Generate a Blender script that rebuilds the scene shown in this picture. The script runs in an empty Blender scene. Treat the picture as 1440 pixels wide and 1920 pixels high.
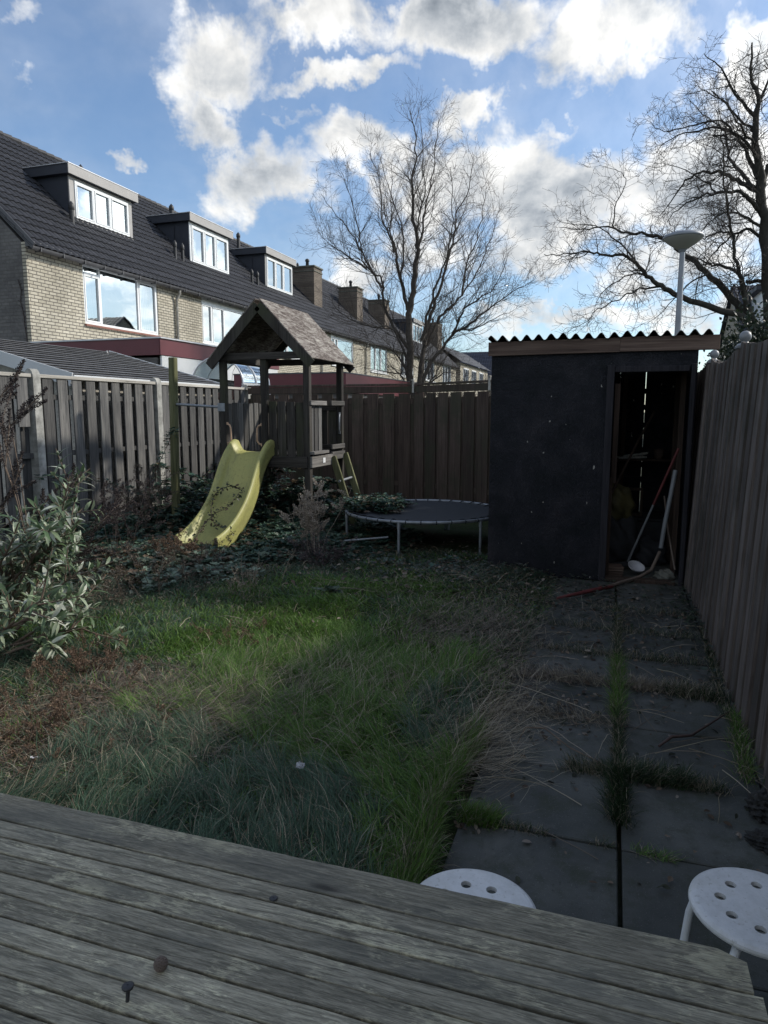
import bpy, bmesh, math, random
import numpy as np
from mathutils import Vector, Matrix
R = math.radians
random.seed(7); rng = np.random.default_rng(11)
scn = bpy.context.scene
COL = scn.collection

# ------------------------------------------------------------------ camera
F = 1300.0; PITCH = math.atan(188 / F); YAW = math.atan(430 / F * math.cos(PITCH)); CZ = 1.55
cd = bpy.data.cameras.new('camera'); cam = bpy.data.objects.new('camera', cd); COL.objects.link(cam)
cd.sensor_fit = 'VERTICAL'; cd.sensor_height = 24.0; cd.lens = 24.0 * F / 1920.0
cd.clip_start = 0.05; cd.clip_end = 3000
cam.location = (0, 0, CZ); cam.rotation_euler = (math.pi / 2 - PITCH, 0, YAW)
scn.camera = cam
FW = np.array([-math.sin(YAW) * math.cos(PITCH), math.cos(YAW) * math.cos(PITCH), -math.sin(PITCH)])
RT = np.array([math.cos(YAW), math.sin(YAW), 0.0]); UP = np.cross(RT, FW)
def pray(x, y): return FW + RT * (x - 720) / F - UP * (y - 960) / F
def at(x, y, Y):                                     # point of the photo at world depth Y
    d = pray(x, y); return Vector((np.array([0, 0, CZ]) + d * (Y / d[1])).tolist())

# ------------------------------------------------------------------ light
SUN_AZ, SUN_EL = 56.0, 32.0                          # azimuth measured from +Y towards +X
sd = Vector((math.sin(R(SUN_AZ)) * math.cos(R(SUN_EL)), math.cos(R(SUN_AZ)) * math.cos(R(SUN_EL)), math.sin(R(SUN_EL))))
sl = bpy.data.lights.new('sun', 'SUN'); sl.energy = 1.9; sl.angle = R(2.6); sl.color = (1.0, 0.93, 0.82)
so = bpy.data.objects.new('sun', sl); COL.objects.link(so); so.rotation_euler = (-sd).to_track_quat('-Z', 'Y').to_euler()
so.location = (20, 20, 30)
scn.view_settings.view_transform = 'Standard'; scn.view_settings.look = 'None'
scn.view_settings.exposure = 1.02; scn.view_settings.gamma = 1.0
scn.render.engine = 'CYCLES'

class NT:                                            # tiny node-tree helper
    def __init__(s, tree): s.t = tree; s.n = tree.nodes; s.l = tree.links
    def add(s, typ, ins=None, **kw):
        n = s.n.new(typ)
        for k, v in kw.items(): setattr(n, k, v)
        if ins:
            for k, v in ins.items():
                if isinstance(v, bpy.types.NodeSocket): s.l.new(v, n.inputs[k])
                else: n.inputs[k].default_value = v
        return n
    def math(s, op, a, b=0.0, c=None, clamp=False):
        n = s.n.new('ShaderNodeMath'); n.operation = op; n.use_clamp = clamp
        for i, v in enumerate((a, b) if c is None else (a, b, c)):
            if isinstance(v, bpy.types.NodeSocket): s.l.new(v, n.inputs[i])
            else: n.inputs[i].default_value = v
        return n.outputs[0]
    def vmath(s, op, a, b=None):
        n = s.n.new('ShaderNodeVectorMath'); n.operation = op
        for i, v in enumerate((a, b)):
            if v is None: continue
            if isinstance(v, bpy.types.NodeSocket): s.l.new(v, n.inputs[i])
            else: n.inputs[i].default_value = v
        return n.outputs['Value'] if op in ('LENGTH', 'DOT_PRODUCT') else n.outputs[0]
    def ramp(s, fac, stops, interp='LINEAR'):
        n = s.n.new('ShaderNodeValToRGB'); n.color_ramp.interpolation = interp
        e = n.color_ramp.elements
        while len(e) < len(stops): e.new(0.5)
        for i, (p, c) in enumerate(stops):
            e[i].position = p; e[i].color = (c, c, c, 1) if isinstance(c, (int, float)) else (*c, 1)
        s.l.new(fac, n.inputs[0]); return n.outputs[0]
    def mix(s, fac, a, b, blend='MIX'):
        n = s.n.new('ShaderNodeMix'); n.data_type = 'RGBA'; n.blend_type = blend; n.clamp_factor = True
        for k, v in ((0, fac), (6, a), (7, b)):
            if isinstance(v, bpy.types.NodeSocket): s.l.new(v, n.inputs[k])
            else: n.inputs[k].default_value = v if k == 0 else (*v[:3], 1)
        return n.outputs[2]
    def maprange(s, v, a, b, c=0.0, d=1.0, smooth=False):
        n = s.n.new('ShaderNodeMapRange'); n.interpolation_type = 'SMOOTHSTEP' if smooth else 'LINEAR'
        s.l.new(v, n.inputs[0])
        for i, q in enumerate((a, b, c, d)): n.inputs[i + 1].default_value = q
        return n.outputs[0]
    def noise(s, vec, scale, detail=4, rough=0.55, dist=0.0, dims='3D', out=0):
        n = s.add('ShaderNodeTexNoise', {'Vector': vec, 'Scale': scale, 'Detail': detail, 'Roughness': rough, 'Distortion': dist})
        return n.outputs[out]

# ------------------------------------------------------------------ sky: physical sky with cloud layer, all by world direction
w = bpy.data.worlds.new('World'); scn.world = w; w.use_nodes = True
W = NT(w.node_tree); W.n.clear()
tc = W.add('ShaderNodeTexCoord'); dirv = tc.outputs['Generated']
sky = W.add('ShaderNodeTexSky', sky_type='NISHITA', sun_disc=False, sun_elevation=R(SUN_EL), sun_rotation=R(SUN_AZ),
            altitude=0, air_density=1.0, dust_density=0.6, ozone_density=1.6).outputs[0]
sep = W.add('ShaderNodeSeparateXYZ', {0: dirv}); sx, sy, sz = sep.outputs
az = W.math('ARCTAN2', sx, sy); el = W.math('ARCSINE', sz)
zz = W.math('MAXIMUM', W.math('ADD', sz, 0.12), 0.03)
cloudp = W.add('ShaderNodeCombineXYZ', {0: W.math('DIVIDE', sx, zz), 1: W.math('DIVIDE', sy, zz), 2: 0.0}).outputs[0]
ae = W.add('ShaderNodeCombineXYZ', {0: az, 1: el, 2: 0.0}).outputs[0]
warp = W.vmath('SCALE', W.vmath('SUBTRACT', W.noise(ae, 9.0, 5, 0.62, out=1), (0.5, 0.5, 0.5)))
warp.node.inputs['Scale'].default_value = 0.16
aew = W.vmath('ADD', ae, warp)
# cloud banks: (photo x, photo y, half width, half height, tilt deg, weight)
BANKS = [(420, 90, 110, 95, 0, 1.0), (400, 215, 90, 60, 20, .95), (470, 330, 120, 75, -25, 1.05), (330, 150, 50, 60, 0, .7),
         (660, 125, 130, 32, -4, .95), (890, 180, 100, 38, -12, .95), (850, 40, 190, 70, 0, 1.05), (1150, 70, 170, 90, 0, 1.15),
         (620, 20, 190, 50, 0, .9), (700, 285, 120, 62, 10, 1.1), (850, 330, 150, 110, 0, 1.1), (1060, 360, 190, 120, 0, 1.2),
         (1330, 330, 190, 150, 0, 1.15), (1420, 90, 90, 100, 0, 1.2), (1000, 470, 130, 70, 0, 1.0), (1250, 500, 200, 70, 0, .8),
         (240, 298, 34, 18, -10, .75), (560, 200, 60, 18, 10, .55), (1040, 215, 60, 16, -8, .55), (700, 520, 90, 45, 10, .9),
         (820, 450, 120, 90, 0, .8), (1050, 605, 180, 32, 0, .9), (1300, 600, 200, 45, 0, .9), (40, 150, 30, 40, 20, .35),
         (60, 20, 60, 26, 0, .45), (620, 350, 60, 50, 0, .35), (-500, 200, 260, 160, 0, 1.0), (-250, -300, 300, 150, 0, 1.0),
         (1800, 200, 300, 260, 0, 1.1), (2400, 420, 420, 160, 0, 1.0), (2900, 100, 300, 260, 0, 1.0), (700, -260, 420, 130, 0, 1.0)]  # banks beyond the frame are unseen, added for fill light
def azel(x, y):
    d = pray(x, y); d = d / np.linalg.norm(d); return math.atan2(d[0], d[1]), math.asin(d[2])
acc = None
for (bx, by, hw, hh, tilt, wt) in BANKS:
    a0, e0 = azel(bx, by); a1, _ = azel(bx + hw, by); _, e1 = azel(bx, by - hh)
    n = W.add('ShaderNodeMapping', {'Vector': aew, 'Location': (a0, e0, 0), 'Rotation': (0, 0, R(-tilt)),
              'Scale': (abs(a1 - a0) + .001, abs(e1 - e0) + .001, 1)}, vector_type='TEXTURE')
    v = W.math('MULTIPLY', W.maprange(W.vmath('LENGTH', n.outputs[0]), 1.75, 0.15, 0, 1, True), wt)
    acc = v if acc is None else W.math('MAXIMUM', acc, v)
NB = W.noise(cloudp, 2.6, 9, 0.60, 0.35)
NA = W.noise(ae, 11.0, 9, 0.62, 0.3)
dens = W.math('ADD', acc, W.math('ADD', W.math('MULTIPLY', W.math('SUBTRACT', NB, 0.5), 1.1), W.math('MULTIPLY', W.math('SUBTRACT', NA, 0.5), 1.5)))
acc2 = W.maprange(sy, 0.15, -0.35, 0, .58, True)  # unseen cloud cover behind the camera, added for neutral fill light
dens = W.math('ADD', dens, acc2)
cover = W.maprange(dens, 0.24, 0.92, 0, 1, True)
veil = W.maprange(W.noise(cloudp, 0.9, 5, 0.6, 0.4), 0.35, 0.75, 0.04, 0.34, True)
cover = W.math('MAXIMUM', cover, veil)
# self-shading of the clouds: compare density with density a step towards the sun
ae2 = W.vmath('ADD', ae, (0.035, 0.045, 0))
NA2 = W.noise(ae2, 11.0, 5, 0.6, 0.3)
NAl = W.noise(ae, 11.0, 5, 0.6, 0.3)
rel = W.math('SUBTRACT', NAl, NA2)
thick = W.maprange(W.math('ADD', dens, W.math('MULTIPLY', W.math('SUBTRACT', W.noise(ae, 5.0, 3), 0.5), 1.6)), 0.75, 1.5, 0, 1, True)
shade = W.math('ADD', W.math('MULTIPLY', rel, 1.6), W.math('SUBTRACT', 1.0, W.math('MULTIPLY', thick, 0.55)), clamp=False)
sunv = W.math('MAXIMUM', W.vmath('DOT_PRODUCT', dirv, tuple(sd)), 0.0)
glow = W.math('POWER', sunv, 9.0)  # cloud glow round the out-of-frame sun, raised for fill light
cb = W.math('MULTIPLY', W.math('MAXIMUM', shade, 0.30), W.math('ADD', 4.5, W.math('MULTIPLY', glow, 34.0)))
ccol = W.mix(W.maprange(shade, 0.3, 1.0, 0, 1), (0.80, 0.91, 1.04), (0.99, 0.985, 0.96))
cn = W.vmath('SCALE', ccol); W.l.new(cb, cn.node.inputs['Scale'])
skyt = W.vmath('MULTIPLY', sky, (0.66, 0.745, 0.82))
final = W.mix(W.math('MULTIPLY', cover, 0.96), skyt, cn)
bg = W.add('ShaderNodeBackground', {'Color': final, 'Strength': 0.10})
W.l.new(bg.outputs[0], W.add('ShaderNodeOutputWorld').inputs[0])

# ------------------------------------------------------------------ object helpers
def tag(o, label=None, cat=None, group=None, kind=None):
    if label: o['label'] = label
    if cat: o['category'] = cat
    if group: o['group'] = group
    if kind: o['kind'] = kind
    return o
def thing(name, label, cat, loc=(0, 0, 0), group=None):
    o = bpy.data.objects.new(name, None); COL.objects.link(o); o.location = loc; o.empty_display_size = 0.1
    return tag(o, label, cat, group)
def link(name, me, parent=None, loc=None):
    o = bpy.data.objects.new(name, me); COL.objects.link(o)
    if parent: o.parent = parent
    if loc: o.location = loc
    return o

class MB:
    """collects faces and links them as ONE mesh object; r = per-piece random value, stored as attribute"""
    def __init__(s): s.v = []; s.f = []; s.a = []; s.m = []; s.sm = []; s.r = 0.5; s.mi = 0; s.off = Vector((0, 0, 0))
    def put(s, vs, fs, smooth=False):
        b = len(s.v)
        s.v += [tuple(Vector(p)) for p in vs]; s.a += [s.r] * len(vs)
        for f in fs: s.f.append(tuple(b + i for i in f)); s.m.append(s.mi); s.sm.append(smooth)
    def box(s, c, d, rot=None, bev=0.0, taper=None):
        """centre c, full size d, optional 3x3 / euler rotation, optional small chamfer"""
        hx, hy, hz = d[0] / 2, d[1] / 2, d[2] / 2
        M = rot if isinstance(rot, Matrix) else (Matrix.Identity(3) if rot is None else __import__('mathutils').Euler(rot).to_matrix())
        c = Vector(c)
        if bev <= 0:
            P = [(x * hx, y * hy, z * hz) for x in (-1, 1) for y in (-1, 1) for z in (-1, 1)]
            fs = [(0, 1, 3, 2), (4, 6, 7, 5), (0, 4, 5, 1), (2, 3, 7, 6), (0, 2, 6, 4), (1, 5, 7, 3)]
            s.put([M @ Vector(p) + c for p in P], fs); return
        b = min(bev, hx * .9, hy * .9, hz * .9); P = []; idx = {}
        for x in (-1, 1):
            for y in (-1, 1):
                for z in (-1, 1):
                    for k in range(3):
                        q = [x * hx, y * hy, z * hz]
                        for j in range(3):
                            if j != k: q[j] -= (x, y, z)[j] * b
                        idx[(x, y, z, k)] = len(P); P.append(M @ Vector(q) + c)
        fs = []
        for k in range(3):
            o = [j for j in range(3) if j != k]
            for sg in (-1, 1):
                loop = []
                for (a1, a2) in ((-1, -1), (1, -1), (1, 1), (-1, 1)):
                    t = [0, 0, 0]; t[k] = sg; t[o[0]] = a1; t[o[1]] = a2; loop.append(idx[(*t, k)])
                if (sg < 0) != (k == 1): loop.reverse()
                fs.append(tuple(loop))
            for a1 in (-1, 1):
                for a2 in (-1, 1):
                    t = [0, 0, 0]; t[o[0]] = a1; t[o[1]] = a2
                    t0 = list(t); t0[k] = -1; t1 = list(t); t1[k] = 1
                    fs.append((idx[(*t0, o[0])], idx[(*t1, o[0])], idx[(*t1, o[1])], idx[(*t0, o[1])]))
        for x in (-1, 1):
            for y in (-1, 1):
                for z in (-1, 1): fs.append(tuple(idx[(x, y, z, k)] for k in range(3)))
        s.put(P, fs)
    def beam(s, p, q, wd, th, up=(0, 0, 1), bev=0.003):
        p = Vector(p); q = Vector(q); z = (q - p).normalized(); u = Vector(up)
        if abs(z.dot(u)) > .98: u = Vector((0, 1, 0))
        x = z.cross(u).normalized(); y = z.cross(x).normalized()
        M = Matrix((x, y, z)).transposed()
        s.box((p + q) / 2, (wd, th, (q - p).length), M, bev)
    def tube(s, pts, rad, n=8, caps=True, smooth=True):
        pts = [Vector(p) for p in pts]; L = len(pts)
        if not hasattr(rad, '__len__'): rad = [rad] * L
        vs = []; ref = Vector((0, 0, 1)); prev = None
        for i in range(L):
            d = (pts[min(i + 1, L - 1)] - pts[max(i - 1, 0)])
            d = d.normalized() if d.length > 1e-9 else Vector((0, 0, 1))
            if prev is None:
                u = d.cross(ref if abs(d.z) < .9 else Vector((1, 0, 0))).normalized()
            else:
                u = (prev - d * prev.dot(d)); u = u.normalized() if u.length > 1e-6 else d.orthogonal().normalized()
            prev = u; v2 = d.cross(u)
            for k in range(n):
                a = 2 * math.pi * k / n; vs.append(pts[i] + (u * math.cos(a) + v2 * math.sin(a)) * rad[i])
        fs = [(i * n + k, i * n + (k + 1) % n, (i + 1) * n + (k + 1) % n, (i + 1) * n + k) for i in range(L - 1) for k in range(n)]
        s.put(vs, fs, smooth)
        if caps:
            s.put(vs[:n], [tuple(reversed(range(n)))]); s.put(vs[-n:], [tuple(range(n))])
    def lathe(s, prof, c=(0, 0, 0), n=24, smooth=True, capb=False, capt=False):
        c = Vector(c); vs = [Vector((r * math.cos(2 * math.pi * k / n), r * math.sin(2 * math.pi * k / n), z)) + c for r, z in prof for k in range(n)]
        fs = [(i * n + k, i * n + (k + 1) % n, (i + 1) * n + (k + 1) % n, (i + 1) * n + k) for i in range(len(prof) - 1) for k in range(n)]
        s.put(vs, fs, smooth)
        if capb: s.put(vs[:n], [tuple(reversed(range(n)))])
        if capt: s.put(vs[-n:], [tuple(range(n))])
    def prism(s, poly, axis, a, b):
        """extrude a 2-D polygon between a and b along axis (0=x,1=y,2=z)"""
        def P(u, v, t): return {0: (t, u, v), 1: (u, t, v), 2: (u, v, t)}[axis]
        n = len(poly); vs = [P(u, v, a) for u, v in poly] + [P(u, v, b) for u, v in poly]
        fs = [(i, (i + 1) % n, n + (i + 1) % n, n + i) for i in range(n)] + [tuple(reversed(range(n))), tuple(range(n, 2 * n))]
        s.put(vs, fs)
    def build_each(s, name, mats, parent=None):
        """like build, but every connected piece becomes an object of its own"""
        root = list(range(len(s.v)))
        def find(i):
            while root[i] != i: root[i] = root[root[i]]; i = root[i]
            return i
        for f in s.f:
            a = find(f[0])
            for i in f[1:]: root[find(i)] = a
        groups = {}
        for fi, f in enumerate(s.f): groups.setdefault(find(f[0]), []).append(fi)
        out = []
        for fs in groups.values():
            m = MB(); ids = sorted({i for fi in fs for i in s.f[fi]}); mp = {i: k for k, i in enumerate(ids)}
            m.v = [s.v[i] for i in ids]; m.a = [s.a[i] for i in ids]; m.f = [tuple(mp[i] for i in s.f[fi]) for fi in fs]; m.m = [0] * len(fs); m.sm = [s.sm[fi] for fi in fs]
            out.append(m.build(name, mats, parent))
        return out
    def build(s, name, mats, parent=None, fix=True):
        me = bpy.data.meshes.new(name); me.from_pydata(s.v, [], s.f)
        for m in (mats if isinstance(mats, (list, tuple)) else [mats]): me.materials.append(m)
        me.polygons.foreach_set('material_index', s.m); me.polygons.foreach_set('use_smooth', s.sm)
        at_ = me.attributes.new('rnd', 'FLOAT', 'POINT'); at_.data.foreach_set('value', s.a)
        if fix:
            b = bmesh.new(); b.from_mesh(me); bmesh.ops.recalc_face_normals(b, faces=b.faces[:]); b.to_mesh(me); b.free()
        me.update()
        o = link(name, me)
        if parent:
            o.parent = parent
            p = parent; tot = Vector((0, 0, 0))
            while p: tot += p.location; p = p.parent
            me.transform(Matrix.Translation(-tot))
        return o

def npmesh(name, V, Fq, mat, col=None, parent=None, smooth=False, rnd=None):
    """big mesh from numpy arrays; Fq is (n,3) or (n,4)"""
    me = bpy.data.meshes.new(name); k = Fq.shape[1]
    me.vertices.add(len(V)); me.vertices.foreach_set('co', V.astype(np.float32).ravel())
    me.loops.add(Fq.size); me.loops.foreach_set('vertex_index', Fq.astype(np.int32).ravel())
    me.polygons.add(len(Fq)); me.polygons.foreach_set('loop_start', np.arange(0, Fq.size, k, dtype=np.int32))
    me.polygons.foreach_set('use_smooth', np.full(len(Fq), smooth))
    me.materials.append(mat)
    if col is not None:
        a = me.attributes.new('col', 'FLOAT_COLOR', 'POINT')
        a.data.foreach_set('color', np.concatenate([col, np.ones((len(col), 1))], 1).astype(np.float32).ravel())
    if rnd is not None:
        a = me.attributes.new('rnd', 'FLOAT', 'POINT'); a.data.foreach_set('value', rnd.astype(np.float32))
    me.update(calc_edges=True); me.validate()
    o = link(name, me)
    if parent:
        o.parent = parent; p = parent; tot = Vector((0, 0, 0))
        while p: tot += p.location; p = p.parent
        me.transform(Matrix.Translation(-tot))
    return o

# ------------------------------------------------------------------ materials
def newmat(name):
    m = bpy.data.materials.new(name); m.use_nodes = True; t = NT(m.node_tree); t.n.clear()
    b = t.add('ShaderNodeBsdfPrincipled'); o = t.add('ShaderNodeOutputMaterial'); t.l.new(b.outputs[0], o.inputs[0])
    return m, t, b
def setp(t, b, **kw):
    names = {'color': 'Base Color', 'rough': 'Roughness', 'metal': 'Metallic', 'normal': 'Normal', 'spec': 'Specular IOR Level'}
    for k, v in kw.items():
        i = b.inputs[names[k]]
        if isinstance(v, bpy.types.NodeSocket): t.l.new(v, i)
        else: i.default_value = (*v, 1) if isinstance(v, tuple) else v
def bump(t, h, strength=0.3, dist=0.01):
    return t.add('ShaderNodeBump', {'Height': h, 'Strength': strength, 'Distance': dist}).outputs[0]
def objc(t): return t.add('ShaderNodeTexCoord').outputs['Object']
def rndattr(t): return t.add('ShaderNodeAttribute', attribute_name='rnd').outputs['Fac']
def plain(name, col, rough=0.6, metal=0.0, var=0.15, scale=8.0, bmp=0.1, spec=0.5):
    m, t, b = newmat(name); c = objc(t); n = t.noise(c, scale, 5, 0.6)
    lo = tuple(x * (1 - var) for x in col); hi = tuple(min(1, x * (1 + var)) for x in col)
    setp(t, b, color=t.ramp(n, [(0.3, lo), (0.7, hi)]), rough=rough, metal=metal, spec=spec, normal=bump(t, t.noise(c, scale * 6, 4), bmp, 0.005))
    return m
def wood(name, c0, c1, c2, axis=2, fine=60, var=0.5, bmp=0.35, green=None, gscale=1.5, rough=0.85, dark=0.5):
    """weathered timber: long grain along axis, soft blotches, per-board tone from attribute rnd"""
    m, t, b = newmat(name); c = objc(t); r = rndattr(t)
    o = t.vmath('SCALE', (13.1, 7.7, 9.3)); t.l.new(r, o.node.inputs['Scale'])
    c = t.vmath('ADD', c, o)
    sc = [fine, fine, fine]; sc[axis] = fine * 0.035
    g = t.noise(t.vmath('MULTIPLY', c, tuple(sc)), 1.0, 6, 0.65, 0.6)
    s2 = [7, 7, 7]; s2[axis] = 0.9
    bl = t.noise(t.vmath('MULTIPLY', c, tuple(s2)), 1.0, 4, 0.6, 1.2)
    f = t.math('ADD', t.math('MULTIPLY', g, 0.6), t.math('MULTIPLY', bl, 0.4))
    col = t.ramp(f, [(0.34, c0), (0.5, c1), (0.66, c2)])
    crack = t.ramp(g, [(0.30, dark), (0.42, 1.0)])
    col = t.mix(1.0, col, crack, 'MULTIPLY')
    tone = t.maprange(r, 0, 1, 1 - var, 1 + var)
    k = t.vmath('SCALE', col); t.l.new(tone, k.node.inputs['Scale']); col = k
    if green:
        gm = t.maprange(t.noise(c, gscale, 4, 0.65), 0.45, 0.68, 0, 0.75, True); col = t.mix(gm, col, green)
    setp(t, b, color=col, rough=rough, spec=0.25, normal=bump(t, g, bmp, 0.004))
    return m
def foliage(name, translucent=0.35, rough=0.5, spec=0.3):
    m = bpy.data.materials.new(name); m.use_nodes = True; t = NT(m.node_tree); t.n.clear()
    a = t.add('ShaderNodeAttribute', attribute_name='col').outputs['Color']
    p = t.add('ShaderNodeBsdfPrincipled', {'Base Color': a, 'Roughness': rough, 'Specular IOR Level': spec})
    tr = t.add('ShaderNodeBsdfTranslucent', {'Color': a})
    mx = t.add('ShaderNodeMixShader', {0: translucent, 1: p.outputs[0], 2: tr.outputs[0]})
    t.l.new(mx.outputs[0], t.add('ShaderNodeOutputMaterial').inputs[0]); return m

def brickmat(name, c1, c2, mortar, axis, bw=0.25, bh=0.083):
    m, t, b = newmat(name); c = objc(t); s = t.add('ShaderNodeSeparateXYZ', {0: c}).outputs
    v = t.add('ShaderNodeCombineXYZ', {0: s[axis], 1: s[2], 2: 0.0}).outputs[0]
    bt = t.add('ShaderNodeTexBrick', {'Vector': v, 'Color1': (*c1, 1), 'Color2': (*c2, 1), 'Mortar': (*mortar, 1), 'Scale': 1.0,
               'Mortar Size': 0.011, 'Mortar Smooth': 0.1, 'Bias': 0.0, 'Brick Width': bw, 'Row Height': bh})
    n = t.noise(c, 1.2, 4); n2 = t.noise(c, 14, 3)
    col = t.mix(1.0, bt.outputs[0], t.ramp(n, [(0.3, 0.78), (0.7, 1.12)]), 'MULTIPLY')
    col = t.mix(1.0, col, t.ramp(n2, [(0.3, 0.85), (0.7, 1.1)]), 'MULTIPLY')
    setp(t, b, color=col, rough=0.9, spec=0.2, normal=bump(t, t.math('SUBTRACT', 1.0, bt.outputs[1]), 0.6, 0.008))
    return m
def glassmat(name, refl=0.5):
    m = bpy.data.materials.new(name); m.use_nodes = True; t = NT(m.node_tree); t.n.clear()
    fr = t.add('ShaderNodeFresnel', {'IOR': 1.5}).outputs[0]
    fac = t.math('ADD', t.math('MULTIPLY', fr, 1.2), refl, clamp=True)
    c = objc(t); nb = bump(t, t.noise(c, 0.8, 2), 0.12, 0.02)
    gl = t.add('ShaderNodeBsdfGlossy', {'Color': (0.86, 0.93, 0.95, 1), 'Roughness': 0.015, 'Normal': nb})
    tr = t.add('ShaderNodeBsdfTransparent', {'Color': (0.7, 0.8, 0.8, 1)})
    mx = t.add('ShaderNodeMixShader', {0: fac, 1: tr.outputs[0], 2: gl.outputs[0]})
    t.l.new(mx.outputs[0], t.add('ShaderNodeOutputMaterial').inputs[0]); return m

M = {}
M['fence_grey'] = wood('weathered_grey_wood', (0.040, 0.041, 0.043), (0.094, 0.093, 0.091), (0.18, 0.175, 0.165), 2, 70, 0.42, 0.5)
M['fence_brown'] = wood('brown_stained_wood', (0.042, 0.030, 0.025), (0.074, 0.055, 0.045), (0.115, 0.087, 0.072), 2, 60, 0.30, 0.25, green=(0.05, 0.052, 0.034))
M['fence_right'] = wood('faded_brown_wood', (0.056, 0.046, 0.041), (0.108, 0.090, 0.080), (0.175, 0.150, 0.135), 2, 70, 0.34, 0.35, green=(0.045, 0.043, 0.036))
M['rail_pale'] = wood('pale_bleached_wood', (0.26, 0.25, 0.22), (0.42, 0.40, 0.36), (0.55, 0.53, 0.48), 1, 40, 0.12, 0.3)
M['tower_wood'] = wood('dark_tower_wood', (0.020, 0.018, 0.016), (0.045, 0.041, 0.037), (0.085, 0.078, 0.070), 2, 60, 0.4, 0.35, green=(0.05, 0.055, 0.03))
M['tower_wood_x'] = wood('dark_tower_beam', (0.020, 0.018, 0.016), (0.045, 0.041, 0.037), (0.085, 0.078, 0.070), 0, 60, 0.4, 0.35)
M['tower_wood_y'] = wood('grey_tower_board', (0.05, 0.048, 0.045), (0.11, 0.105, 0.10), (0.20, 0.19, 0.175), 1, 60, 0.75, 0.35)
M['tower_green'] = wood('algae_green_post', (0.065, 0.070, 0.032), (0.125, 0.130, 0.066), (0.19, 0.185, 0.115), 2, 50, 0.2, 0.35)
M['fascia_wood'] = wood('brown_fascia_plank', (0.05, 0.034, 0.028), (0.105, 0.072, 0.058), (0.17, 0.125, 0.10), 0, 40, 0.25, 0.3)
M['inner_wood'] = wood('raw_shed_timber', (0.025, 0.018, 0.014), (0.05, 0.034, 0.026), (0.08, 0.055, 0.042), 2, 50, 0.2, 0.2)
M['concrete'] = plain('concrete_post_grey', (0.30, 0.30, 0.28), 0.9, 0, 0.45, 9, 0.5)
M['concrete_dark'] = plain('dirty_concrete_board', (0.12, 0.12, 0.10), 0.9, 0, 0.4, 9, 0.4)
M['white_frame'] = plain('white_frame_paint', (0.72, 0.74, 0.75), 0.4, 0, 0.04, 6, 0.03)
M['grey_trim'] = plain('grey_trim_board', (0.32, 0.31, 0.30), 0.55, 0, 0.08, 3, 0.05)
M['dormer_dark'] = plain('dark_blue_cladding', (0.028, 0.034, 0.048), 0.6, 0, 0.15, 4, 0.1)
M['zinc'] = plain('zinc_edge', (0.55, 0.56, 0.58), 0.4, 0.3, 0.1, 5, 0.1)
M['gutter'] = plain('dark_gutter_metal', (0.07, 0.07, 0.075), 0.5, 0.2, 0.3, 4, 0.1)
M['pipe_grey'] = plain('grey_downpipe_zinc', (0.30, 0.29, 0.26), 0.5, 0.2, 0.3, 6, 0.1)
M['vent'] = plain('black_vent_plastic', (0.03, 0.03, 0.032), 0.5, 0, 0.2, 8, 0.1)
M['burgundy'] = plain('burgundy_fascia_paint', (0.115, 0.022, 0.030), 0.45, 0, 0.1, 2, 0.05)
M['paleblue'] = plain('pale_panel', (0.55, 0.57, 0.58), 0.5, 0, 0.06, 2, 0.05)
M['curtain'] = plain('pale_curtain_cloth', (0.55, 0.53, 0.50), 0.9, 0, 0.15, 4, 0.1)
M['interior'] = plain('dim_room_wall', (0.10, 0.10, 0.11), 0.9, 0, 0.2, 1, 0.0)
M['glass'] = glassmat('window_glass', 0.42)
M['brick_y'] = brickmat('yellow_brick', (0.40, 0.37, 0.295), (0.50, 0.465, 0.38), (0.13, 0.12, 0.105), 1)
M['brick_g'] = brickmat('grey_gable_brick', (0.13, 0.125, 0.125), (0.17, 0.165, 0.16), (0.13, 0.125, 0.12), 0)
M['brick_sill'] = plain('red_brick_sill', (0.22, 0.10, 0.075), 0.8, 0, 0.2, 6, 0.2)
M['chimney'] = brickmat('chimney_brick', (0.14, 0.115, 0.095), (0.19, 0.16, 0.13), (0.11, 0.10, 0.09), 1)
M['steel'] = plain('galvanised_steel_tube', (0.24, 0.26, 0.28), 0.5, 0.5, 0.25, 12, 0.1)
M['lamp_pole'] = plain('grey_lamp_pole', (0.26, 0.28, 0.31), 0.5, 0.3, 0.12, 5, 0.05)
M['mat_black'] = plain('black_mesh_fabric', (0.010, 0.013, 0.017), 0.75, 0, 0.3, 20, 0.2)
M['felt'] = None

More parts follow.
